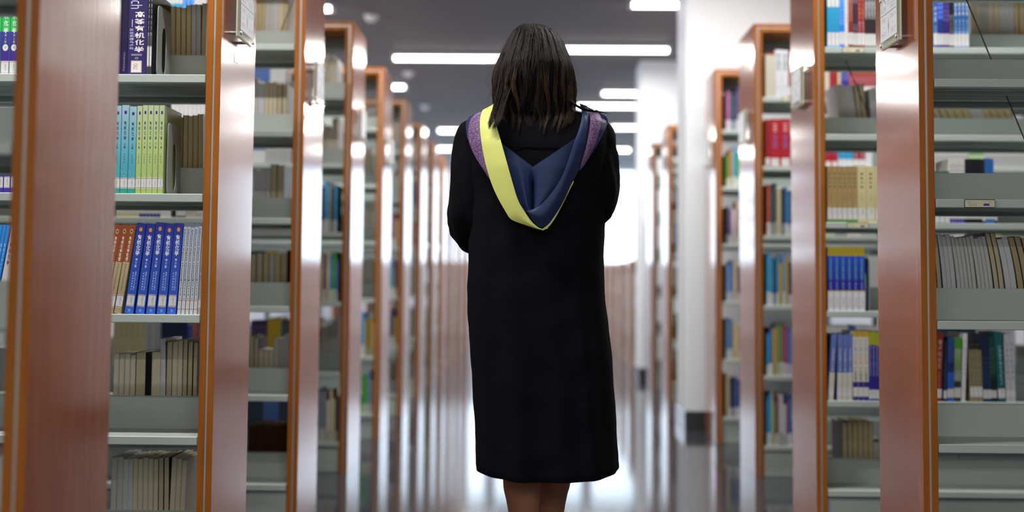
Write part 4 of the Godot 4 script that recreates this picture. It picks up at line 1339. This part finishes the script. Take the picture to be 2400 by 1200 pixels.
func person() -> void:
	var skin := mat("#94664c", 0.5, 0.4)
	skin.subsurf_scatter_enabled = true
	skin.subsurf_scatter_strength = 0.1
	var black := mat("#0f0f14", 0.85, 0.18)
	black.rim_enabled = true
	black.rim = 0.02
	var weave := noise_tex(0.3, [0.0, 1.0], [Color.BLACK, Color.WHITE], 256, 2)
	weave.color_ramp = null
	weave.as_normal_map = true
	black.normal_enabled = true
	black.normal_texture = weave
	black.normal_scale = 0.05
	black.uv1_triplanar = true
	black.uv1_scale = Vector3(6, 6, 6)
	var navy := mat("#24325a", 0.5, 0.35)
	navy.rim_enabled = true
	navy.rim = 0.04
	var yellow := mat("#e8f086", 0.5, 0.4)
	yellow.rim_enabled = true
	yellow.rim = 0.1
	var axis := at_px(1255, 700, PZ)
	var xc := axis.x
	var root := thing("person", "person with shoulder-length dark hair in black graduation gown with navy, yellow and purple hood", "person", Vector3(xc, 0, -PZ))
	var home := Node3D.new()              # the parts below are modelled in world coordinates
	var w := Transform3D(Basis(), -root.position)

	# body
	var B := func(x: float, y: float, z: float) -> Vector3: return Vector3(x, y, -PZ - z) - root.position      # z: forward of the axis
	var mb := MB.new()
	var fl := Field.new(Vector3(-0.30, -0.01, -0.34), Vector3(0.30, 1.62, 0.20), 0.0125)
	var hip := [B.call(-0.075, 0.88, 0.0), B.call(0.095, 0.88, 0.0)]
	fl.add(B.call(0.01, 1.26, -0.01), B.call(0.01, 1.02, -0.005), 0.115, 0.10, 0.04, Vector3(1, 1, 1.25))
	fl.add(B.call(0.01, 1.02, 0.0), B.call(0.01, 0.9, 0.0), 0.105, 0.13, 0.04, Vector3(1, 1, 1.2))
	fl.add(B.call(-0.13, 1.335, 0.0), B.call(0.155, 1.335, 0.0), 0.055, 0.055, 0.05)
	var knee := [B.call(-0.032, 0.475, 0.0), B.call(0.068, 0.475, 0.11)]
	var calf := [B.call(-0.021, 0.375, -0.02), B.call(0.064, 0.375, 0.09)]
	var low := [B.call(-0.014, 0.28, -0.015), B.call(0.056, 0.28, 0.1)]
	var ankle := [B.call(-0.01, 0.10, -0.01), B.call(0.05, 0.10, 0.11)]
	for k in 2:
		fl.add(hip[k], knee[k], 0.092, 0.054, 0.012)
		fl.add(knee[k], calf[k], 0.051, 0.0515, 0.008)
		fl.add(calf[k], low[k], 0.0515, 0.041, 0.008)
		fl.add(low[k], ankle[k], 0.041, 0.031, 0.008)
		fl.add(ankle[k], ankle[k] + Vector3(0, -0.045, 0.02), 0.033, 0.026, 0.02)
		fl.add(ankle[k] + Vector3(0, -0.03, 0), ankle[k] + Vector3(0.0, -0.075, -0.16), 0.034, 0.02, 0.02)
	var sh := [B.call(-0.155, 1.325, 0.0), B.call(0.18, 1.325, 0.0)]
	var el := [B.call(-0.183, 1.105, 0.0), B.call(0.186, 1.165, 0.0)]
	var wr := [B.call(-0.09, 1.13, 0.225), B.call(0.095, 1.165, 0.21)]
	for k in 2:
		fl.add(sh[k], el[k], 0.044, 0.03, 0.02)
		fl.add(el[k], wr[k], 0.03, 0.025, 0.01)
	fl.add(B.call(-0.005, 1.36, 0.0), B.call(-0.005, 1.47, 0.02), 0.055, 0.048, 0.03)
	fl.into(mb)
	# hands, one laid over the other in front of the waist, fingers curled
	for k in 2:
		var s := 1.0 if k == 0 else -1.0
		var h := Field.new(wr[k] - Vector3(0.13, 0.09, 0.16), wr[k] + Vector3(0.13, 0.07, 0.06), 0.005)
		var fw: Vector3 = Vector3(s * 0.62, -0.12, -0.75).normalized()     # along the hand
		var across: Vector3 = Vector3(0, 1, 0)                            # thumb side up
		var palm := Vector3(s * 0.75, 0.0, 0.62).normalized() * -1.0      # curl direction, towards the belly
		palm = (Vector3(0, 0, 1) - fw * fw.z).normalized()
		h.add(wr[k], wr[k] + fw * 0.03, 0.026, 0.024, 0.01)
		for q in [-0.022, -0.0075, 0.0075, 0.022]: h.add(wr[k] + fw * 0.025 + across * q * 0.7, wr[k] + fw * 0.085 + across * q, 0.014, 0.0115, 0.012)
		var lens := [0.055, 0.066, 0.07, 0.062]
		for q in 4:
			var a: Vector3 = wr[k] + fw * 0.088 + across * (-0.0285 + 0.019 * q)
			var L: float = lens[q]
			var b: Vector3 = a + (fw * 0.9 + palm * 0.35).normalized() * L * 0.45
			var c: Vector3 = b + (fw * 0.35 + palm * 0.9).normalized() * L * 0.32
			var d: Vector3 = c + (fw * -0.2 + palm * 0.95).normalized() * L * 0.26
			h.add(a, b, 0.0098, 0.009, 0.003); h.add(b, c, 0.009, 0.0082, 0.003); h.add(c, d, 0.0082, 0.0072, 0.003)
		var t0: Vector3 = wr[k] + fw * 0.03 + across * 0.022
		var t1: Vector3 = t0 + (fw * 0.7 + across * 0.6 + palm * 0.3).normalized() * 0.036
		var t2: Vector3 = t1 + (fw * 0.95 + across * 0.15 + palm * 0.2).normalized() * 0.028
		h.add(t0, t1, 0.0135, 0.0105, 0.006); h.add(t1, t2, 0.0105, 0.0085, 0.004)
		h.into(mb)
	# head, turned away down the aisle
	var hc := at_px(1248, 150, PZ) + Vector3(0, -0.005, 0) - root.position
	var hf := Field.new(hc - Vector3(0.13, 0.19, 0.15), hc + Vector3(0.13, 0.13, 0.13), 0.0055)
	hf.add(hc + Vector3(0, 0.0, 0.012), hc + Vector3(0, 0.0, 0.012), 0.080, 0.080, 0.02, Vector3(1.14, 0.98, 0.92))
	hf.add(hc + Vector3(0, -0.04, -0.035), hc + Vector3(0, -0.085, -0.05), 0.06, 0.03, 0.03)
	hf.add(hc + Vector3(0, -0.06, 0.02), hc + Vector3(0, -0.16, 0.015), 0.05, 0.05, 0.03)
	hf.add(hc + Vector3(0, -0.01, -0.083), hc + Vector3(0, -0.043, -0.097), 0.007, 0.0095, 0.012)      # nose
	hf.add(hc + Vector3(-0.009, -0.047, -0.09), hc + Vector3(0.009, -0.047, -0.09), 0.0065, 0.0065, 0.008)
	hf.add(hc + Vector3(-0.017, -0.071, -0.085), hc + Vector3(0.017, -0.071, -0.085), 0.0055, 0.0055, 0.005)   # lips
	hf.add(hc + Vector3(-0.014, -0.080, -0.082), hc + Vector3(0.014, -0.080, -0.082), 0.0055, 0.0055, 0.005)
	for s in [-1.0, 1.0]:
		hf.cut(hc + Vector3(s * 0.031, -0.005, -0.097), 0.016)
		hf.add(hc + Vector3(s * 0.02, 0.0035, -0.082), hc + Vector3(s * 0.043, 0.002, -0.074), 0.0055, 0.005, 0.003)
		hf.add(hc + Vector3(s * 0.021, -0.0135, -0.081), hc + Vector3(s * 0.042, -0.0135, -0.074), 0.0045, 0.004, 0.003)
		hf.add(hc + Vector3(s * 0.03, 0.014, -0.083), hc + Vector3(s * 0.045, 0.012, -0.072), 0.007, 0.006, 0.01)
		hf.add(hc + Vector3(s * 0.076, 0.01, 0.01), hc + Vector3(s * 0.076, -0.028, 0.004), 0.012, 0.008, 0.008, Vector3(1.4, 1, 0.8))
	hf.into(mb)
	put(mb.mesh(), "body", skin, root)
	for s in [-1.0, 1.0]:
		var sp := SphereMesh.new()
		sp.radius = 0.0105; sp.height = 0.021; sp.radial_segments = 16; sp.rings = 8
		var ey: Node = put(sp, "eye", mat("#d8d2ca", 0.2, 0.6), root, Transform3D(Basis(), hc + Vector3(s * 0.031, -0.005, -0.0745)))
		var ir := SphereMesh.new()
		ir.radius = 0.0058; ir.height = 0.0116; ir.radial_segments = 16; ir.rings = 8
		put(ir, "iris", mat("#24160f", 0.15, 0.6), ey, Transform3D(Basis(), Vector3(0, 0, -0.0056)))
	# shoes
	for k in 2:
		var sf := Field.new(ankle[k] - Vector3(0.07, 0.12, 0.25), ankle[k] + Vector3(0.07, 0.05, 0.11), 0.007)
		sf.add(ankle[k] + Vector3(0, -0.045, 0.03), ankle[k] + Vector3(0, -0.072, -0.08), 0.034, 0.036, 0.02, Vector3(1.0, 1.1, 1.0))
		sf.add(ankle[k] + Vector3(0, -0.072, -0.08), ankle[k] + Vector3(0, -0.078, -0.17), 0.036, 0.02, 0.02, Vector3(1.0, 1.4, 1.0))
		sf.add(ankle[k] + Vector3(0, -0.05, 0.035), ankle[k] + Vector3(0, -0.086, 0.04), 0.022, 0.012, 0.01)
		var smb := MB.new()
		sf.into(smb)
		put(smb.mesh(), "shoe", mat("#16161a", 0.35, 0.5), root)

	# gown: the body of it, from the neck to a hem that dips behind, then two sleeves bent forward
	var g := MB.new()
	var rows := []
	var N := 72
	var nf := FastNoiseLite.new()
	nf.seed = 3
	nf.frequency = 1.0
	for j in 61:
		var t := j / 60.0
		var py := lerpf(246.0, 1092.0, pow(t, 1.15))
		var ring := []
		var q := gown_ring(py)
		var y := at_px(1255, py, PZ).y
		var low_t := clampf((py - 560.0) / 500.0, 0.0, 1.0)
		for i in N:
			var a := TAU * i / N
			var c := cos(a)
			var s := sin(a)
			var fold := (0.0035 + 0.009 * low_t) * (sin(a * 7.0 + 1.0 + 1.5 * nf.get_noise_2d(a * 0.7, py * 0.003)) * 0.5 + 0.5 * sin(a * 13.0 + 2.0)) * clampf((py - 330.0) / 200.0, 0.0, 1.0)
			fold += 0.006 * nf.get_noise_2d(a * 1.6 + 7.0, py * 0.012)
			var e := 2.0 / 2.4
			var x: float = signf(c) * pow(absf(c), e) * (q[1] + fold * 0.35)
			var z: float = signf(s) * pow(absf(s), e) * (q[2] + fold * absf(s))
			var drop := 0.024 * maxf(0.0, s) * low_t
			ring.append(Vector3(q[0] + x, y - drop, -PZ + z) - root.position)
		rows.append(ring)
	var mid := Vector3.ZERO
	for p in rows[-1]: mid += p / float(N)
	var hem := []
	for p in rows[-1]: hem.append(p + (mid - p) * 0.03 + Vector3(0, 0.003, 0))
	var up := []
	for p in rows[46]: up.append(p + (Vector3(mid.x, p.y, mid.z) - p) * 0.08)
	rows.append(hem)
	rows.append(up)
	g.grid(rows, true, false)
	put(g.mesh(), "gown_body", black, root)
	var arms := [[[1116, 292, 20, 0.0], [1101, 312, 31, 0.0], [1096, 345, 35, 0.0], [1097, 395, 41, 0.0], [1096, 450, 44, 0.0], [1096, 500, 46, 0.005], [1100, 532, 47, 0.03], [1110, 538, 44, 0.09], [1130, 526, 40, 0.16], [1160, 512, 36, 0.21], [1185, 504, 33, 0.235]],
		[[1398, 290, 20, 0.0], [1410, 312, 30, 0.0], [1413, 350, 33, 0.0], [1412, 390, 38, 0.0], [1412, 430, 39, 0.0], [1410, 462, 39, 0.005], [1404, 482, 38, 0.03], [1392, 484, 37, 0.09], [1370, 480, 35, 0.15], [1345, 476, 33, 0.2], [1325, 474, 31, 0.225]]]
	for arm in arms:
		var sm := MB.new()
		var path := []
		var rad := []
		var centre := []
		for k in 41:                       # a smooth run through the stations
			var t: float = k / 40.0 * (arm.size() - 1)
			var i: int = mini(int(t), arm.size() - 2)
			var u: float = t - i
			var p0: Array = arm[maxi(i - 1, 0)]
			var p1: Array = arm[i]
			var p2: Array = arm[i + 1]
			var p3: Array = arm[mini(i + 2, arm.size() - 1)]
			var v := []
			for m in 4: v.append(0.5 * (2.0 * p1[m] + (p2[m] - p0[m]) * u + (2.0 * p0[m] - 5.0 * p1[m] + 4.0 * p2[m] - p3[m]) * u * u + (3.0 * p1[m] - p0[m] - 3.0 * p2[m] + p3[m]) * u * u * u))
			var p := at_px(v[0], v[1], PZ)
			p.z -= v[3]
			centre.append(p - root.position)
			rad.append(v[2] * PZ / 3000.0)
		var srows := []
		var sd := Vector3(0, 0, 1)
		for k in centre.size():
			var tn: Vector3 = (centre[mini(k + 1, 40)] - centre[maxi(k - 1, 0)]).normalized()
			sd = (sd - tn * sd.dot(tn)).normalized()
			var bn := tn.cross(sd)
			var ring := []
			for i in 40:
				var a := TAU * i / 40.0
				var wrinkle := 0.0045 * nf.get_noise_2d(a * 1.2 + k * 0.1, k * 0.22) + 0.003 * sin(a * 5.0 + k * 0.25) * smoothstep(4.0, 14.0, float(k))
				if k > 18 and k < 32: wrinkle += 0.0035 * sin(k * 1.3 + 2.0 * sin(a)) * maxf(0.0, cos(a * 1.0))
				ring.append(centre[k] + (sd * cos(a) * 1.18 + bn * sin(a)) * (rad[k] + wrinkle))
			srows.append(ring)
		var ins := []
		for p in srows[-1]: ins.append(centre[40].lerp(p, 0.93))
		var deep := []
		for i in 40: deep.append(centre[34].lerp(srows[34][i], 0.9))
		srows.append(ins); srows.append(deep)
		sm.grid(srows, true, false)
		put(sm.mesh(), "sleeve", black, root)
	# yoke seam
	var seam := []
	for k in 25: seam.append(on_back(lerpf(1150, 1345, k / 24.0), lerpf(344, 346, k / 24.0) , 0.0035) - root.position)
	var ym := MB.new()
	var rr := []
	for k in 25: rr.append(0.0014)
	ym.tube(seam, rr, 6)
	put(ym.mesh(), "yoke_seam", black, root)

	# hood
	var hood := Node3D.new()
	hood.name = "hood"
	root.add_child(hood)
	hood.position = -root.position
	var y_out := [[1131, 258], [1126, 270], [1124, 294], [1128, 333], [1135, 373], [1146, 415], [1163, 458], [1189, 503], [1195, 513], [1209, 520], [1234, 528], [1257, 537], [1272, 540], [1284, 536]]
	var y_in := [[1158, 243], [1157, 258], [1160, 284], [1169, 313], [1178, 345], [1189, 384], [1200, 424], [1214, 472], [1231, 498], [1246, 520], [1262, 534], [1272, 537], [1285, 534]]
	cloth(y_out, y_in, func(s, t): return 0.026 + 0.006 * t + 0.012 * s * sin(PI * t), yellow, "yellow_band", hood, 0.004)
	cloth([[1345, 425], [1333, 450], [1316, 485], [1299, 516], [1284, 535], [1271, 541]], [[1344, 424], [1331, 448], [1313, 482], [1295, 512], [1280, 531], [1270, 537]], func(_s, t): return 0.020 + 0.014 * t, yellow, "yellow_piping", hood, 0.002, 0.006, 4, 30)
	var broc := brocade()
	cloth([[1126, 262], [1111, 268], [1100, 283], [1095, 314], [1101, 342], [1115, 371], [1135, 401], [1147, 420]], [[1130, 258], [1127, 270], [1125, 294], [1128, 325], [1134, 360], [1140, 390], [1144, 408], [1149, 420]], func(_s, t): return 0.022 - 0.004 * t, broc, "brocade_strip", hood, 0.003)
	cloth([[1128, 261], [1110, 266], [1093, 279], [1091, 300], [1095, 325]], [[1130, 262], [1114, 270], [1102, 283], [1097, 305], [1098, 328]], func(_s, _t): return 0.02, navy, "navy_edge", hood, 0.001)
	cloth([[1360, 243], [1378, 250], [1384, 277], [1381, 305], [1375, 339], [1367, 367], [1360, 390]], [[1390, 256], [1411, 271], [1408, 299], [1399, 331], [1385, 359], [1368, 386], [1361, 395]], func(_s, t): return 0.024, broc, "brocade_strip", hood, 0.003)
	cloth([[1392, 256], [1410, 269], [1407, 299], [1398, 331], [1384, 359], [1368, 386], [1358, 398]], [[1400, 258], [1428, 277], [1419, 303], [1402, 336], [1386, 362], [1370, 388], [1360, 400]], func(_s, t): return 0.020 - 0.004 * t, navy, "navy_edge", hood, 0.002)
	cloth([[1358, 242], [1366, 268], [1357, 305], [1348, 325], [1336, 362], [1322, 404], [1305, 436], [1285, 462], [1263, 485], [1246, 492], [1234, 494]], [[1376, 248], [1383, 277], [1380, 305], [1374, 339], [1362, 388], [1350, 413], [1340, 431], [1317, 480], [1297, 511], [1281, 532], [1262, 533], [1248, 517], [1236, 497]], func(s, t): return 0.014 + 0.024 * t + 0.012 * (1.0 - s) * sin(PI * t), navy, "navy_cowl", hood, 0.008, 0.003, 16, 56)
	cloth([[1174, 334], [1183, 368], [1194, 404], [1206, 446], [1217, 478], [1230, 498]], [[1249, 391], [1249.5, 415], [1249.5, 440], [1250, 470], [1250, 485], [1250, 497]], func(s, t): return 0.006 + 0.012 * t - 0.02 * maxf(0.0, s - 0.85) * 6.0 * smoothstep(0.05, 0.5, t) + 0.012 * exp(-pow((s - 0.55) / 0.2, 2.0)) * t, navy, "navy_lining", hood, 0.004, 0.003, 24, 60, 0)
	cloth([[1249, 391], [1249.5, 415], [1249.5, 440], [1250, 470], [1250, 485], [1250, 500]], [[1352, 322], [1342, 350], [1330, 385], [1310, 430], [1285, 465], [1256, 500]], func(s, t): return 0.006 + 0.013 * t - 0.018 * maxf(0.0, 0.12 - s) * 7.0 * smoothstep(0.05, 0.5, t), navy, "navy_lining", hood, 0.005, 0.003, 24, 60, 0)

	hair(root, hc)


func brocade() -> StandardMaterial3D:
	var im := Image.create(128, 512, false, Image.FORMAT_RGB8)
	var f := FastNoiseLite.new()
	f.seed = 11
	f.frequency = 0.055
	f.noise_type = FastNoiseLite.TYPE_CELLULAR
	f.cellular_return_type = FastNoiseLite.RETURN_DISTANCE2_SUB
	var f2 := FastNoiseLite.new()
	f2.seed = 5
	f2.frequency = 0.03
	for y in 512:
		for x in 128:
			var v := f.get_noise_2d(x, y) + 0.9 * f2.get_noise_2d(x, y)
			var purple := Color("#4c2a8c").lerp(Color("#66407e"), clampf(f2.get_noise_2d(x * 2.0, y * 2.0) + 0.5, 0, 1))
			var c := purple.lerp(Color("#a8957e"), smoothstep(-0.78, -0.60, v) * (0.45 + 0.45 * float((x + y) % 3 != 0)))
			if x < 7 or x > 121: c = Color("#6a4a78")
			if x % 121 == 10 and y % 6 < 3 or x == 112 and y % 6 < 3: c = Color("#b8a48c")
			im.set_pixel(x, y, c)
	var m := mat("#ffffff", 0.55, 0.4)
	m.albedo_texture = ImageTexture.create_from_image(im)
	return m


const HAIR := [[57, 1240, 1250], [59, 1228, 1263], [63, 1219, 1275], [70, 1209, 1290], [82, 1202, 1302], [100, 1192, 1314], [132, 1177, 1327], [165, 1163, 1339], [190, 1157, 1343], [215, 1158, 1344], [240, 1163, 1342], [262, 1162, 1341], [285, 1166, 1338], [310, 1176, 1330], [330, 1184, 1322]]


func hair_ring(py: float) -> Vector3:        # centre x, half width, half depth
	var i := 0
	while i < HAIR.size() - 2 and py > HAIR[i + 1][0]: i += 1
	var t := clampf((py - HAIR[i][0]) / (HAIR[i + 1][0] - HAIR[i][0]), 0.0, 1.0)
	var l := at_px(lerpf(HAIR[i][1], HAIR[i + 1][1], t), py, PZ).x
	var r := at_px(lerpf(HAIR[i][2], HAIR[i + 1][2], t), py, PZ).x
	var d := (r - l) / 2.0
	return Vector3((l + r) / 2.0, d, minf(d * 1.08, 0.112) if py < 200 else lerpf(0.112, 0.085, clampf((py - 200) / 100.0, 0, 1)))


func hair_at(theta: float, py: float, lift: float) -> Vector3:     # theta 0 points back, to the camera
	var h := hair_ring(py)
	var y := at_px(1250, py, PZ).y
	var z := -PZ + (h.z + lift) * cos(theta)
	if py > 262: z = maxf(z, back_z(h.x + h.y * sin(theta), y) + 0.006) if cos(theta) > 0.2 else z
	return Vector3(h.x + (h.y + lift) * sin(theta), y, z)


func hair(root: Node3D, _hc: Vector3) -> void:
	var dark := mat("#ffffff", 0.55, 0.27)
	dark.vertex_color_use_as_albedo = true
	# the mass of it: a closed cap round the back and the sides of the head, open towards the face
	var cap := MB.new()
	cap.use_col = true
	cap.tint = Color(0.010, 0.008, 0.008)
	var rows := []
	var inner := []
	for j in 34:
		var py := 58.5 + pow(j / 33.0, 1.4) * 212.0
		var ring := []
		var ri := []
		var open := lerpf(PI, 1.95, smoothstep(85.0, 130.0, py))
		for i in 41:
			var th := lerpf(-open, open, i / 40.0)
			ring.append(hair_at(th, py, -0.006) - root.position)
			ri.append(hair_at(th, py, -0.022) - root.position)
		rows.append(ring)
		inner.append(ri)
	cap.grid(rows, false, true)
	cap.grid(inner, false, false)
	cap.grid([rows[-1], inner[-1]], false, true)
	var e0 := []
	var e1 := []
	for j in 34:
		e0.append([rows[j][0], inner[j][0]])
		e1.append([inner[j][40], rows[j][40]])
	cap.grid(e0); cap.grid(e1)
	var holder: Node = put(cap.mesh(), "hair", dark, root)
	# locks and strands over it
	var r := RandomNumberGenerator.new()
	r.seed = 77
	var st := MB.new()
	st.use_col = true
	for k in 3600:
		var th := r.randf_range(-2.0, 2.0) if k % 3 else r.randf_range(-1.3, 1.3)
		var lock := roundf(th * 9.0) / 9.0                    # strands gather in locks
		var lr := fposmod(sin(lock * 91.7) * 4375.5, 1.0)
		var gather := 0.55
		var start := 58.0 + pow(r.randf(), 1.5) * 110.0
		var tip := 284.0 + 34.0 * lr + r.randf_range(-20, 16) - 14.0 * absf(th)
		if absf(th) > 1.35: tip = minf(tip, 262.0 + r.randf_range(-8.0, 6.0))
		var phase := lr * TAU
		var warm := clampf((lr - 0.42) * 2.4, 0.0, 1.0) * clampf(0.35 + r.randf() * 0.9, 0, 1)
		if absf(th) > 1.1: warm = maxf(warm, 0.55 * r.randf())
		var lift := r.randf_range(-0.004, 0.005) + 0.003 * lr
		var pts := []
		var n := 16
		for i in n:
			var t := i / (n - 1.0)
			var py := lerpf(start, tip, t)
			var down := clampf((py - 130.0) / 150.0, 0.0, 1.0)
			var a := lerpf(th, lock, gather * down * (0.4 + 0.6 * lr)) + down * 0.07 * sin(py * 0.055 + phase) + 0.015 * sin(py * 0.11 + k)
			pts.append(hair_at(a, py, lift + 0.0055 * down * sin(py * 0.05 + phase * 1.7)) - root.position)
		strand(st, pts, 0.0011 + 0.0009 * r.randf(), warm, n, 0.28)
	# one lock flicks out over each shoulder, and fine stray hairs stand off
	for k in 420:
		var s := r.randf()
		var x0 := lerpf(1176, 1212, s)
		var top := r.randf_range(120.0, 190.0)
		var pts := []
		for i in 14:
			var t := i / 13.0
			var px := lerpf(x0, (1144.0 + 6.0 * s if s < 0.45 else 1152.0 + 26.0 * (s - 0.45)) + r.randf_range(-3.0, 3.0), pow(t, 1.6))
			var py := lerpf(top, 288.0 + 14.0 * sin(s * 3.0) + 3.0 * sin(k * 1.7), t)
			var p := on_back(px, maxf(py, 262.0), 0.058 + 0.012 * sin(PI * t) + 0.006 * s)
			var h := hair_ring(py)
			p = at_px(px, py, -lerpf(-PZ + h.z * 0.72, p.z, smoothstep(0.3, 0.9, t)) + 0.006)
			pts.append(p - root.position)
		strand(st, pts, 0.0014, 0.4 * r.randf(), 14, 0.5)
	for k in 60:
		var pts := []
		var s := r.randf()
		for i in 14:
			var t := i / 13.0
			var px := lerpf(1335.0, 1392.0 + 42.0 * s, pow(t, 1.2)) + 3.0 * sin(k)
			var py := lerpf(228.0, 262.0 + 12.0 * s, t) + 9.0 * sin(t * 3.0 + s)
			pts.append(at_px(px, py, PZ - 0.05 - 0.03 * s) - root.position)
		strand(st, pts, 0.0009, 0.5 * r.randf(), 14, 0.5)
	for k in 110:
		var side := -1.0 if r.randf() < 0.5 else 1.0
		var py0 := r.randf_range(66, 240)
		var th := side * r.randf_range(1.1, 1.8)
		var out := r.randf_range(0.006, 0.03)
		var run_ := r.randf_range(12, 50)
		var pts := []
		for i in 9:
			var t := i / 8.0
			pts.append(hair_at(th, py0 + run_ * t, out * sin(t * 2.2)) - root.position)
		strand(st, pts, 0.00022, 0.9, 9, 0.0)
	put(st.mesh(), "strands", dark, holder)


func strand(mb: MB, pts: Array, rad: float, warm: float, n: int, from: float) -> void:
	var at := mb.v.size()
	var side := Vector3(1, 0, 0)
	for i in n:
		var t := i / (n - 1.0)
		var d: Vector3 = (pts[mini(i + 1, n - 1)] - pts[maxi(i - 1, 0)]).normalized()
		side = (side - d * side.dot(d)).normalized()
		var up := d.cross(side)
		var w := rad * (0.35 + 0.65 * sin(PI * minf(1.0, t * 1.4 + 0.15))) * (1.0 if t < 0.7 else 1.0 - 0.85 * (t - 0.7) / 0.3)
		mb.tint = Color(0.015, 0.0115, 0.0105).lerp(Color(0.10, 0.056, 0.032), warm * smoothstep(from, from + 0.25, t) * (1.0 - 0.85 * smoothstep(0.72, 1.0, t)))
		for k in 3:
			var a := TAU * k / 3.0 + 0.5
			var o := side * cos(a) + up * sin(a)
			mb.vert(pts[i] + o * w, o)
	for i in n - 1:
		for k in 3:
			var a := at + i * 3 + k
			var b := at + i * 3 + (k + 1) % 3
			mb.idx.append_array([a, b + 3, b, a, a + 3, b + 3])
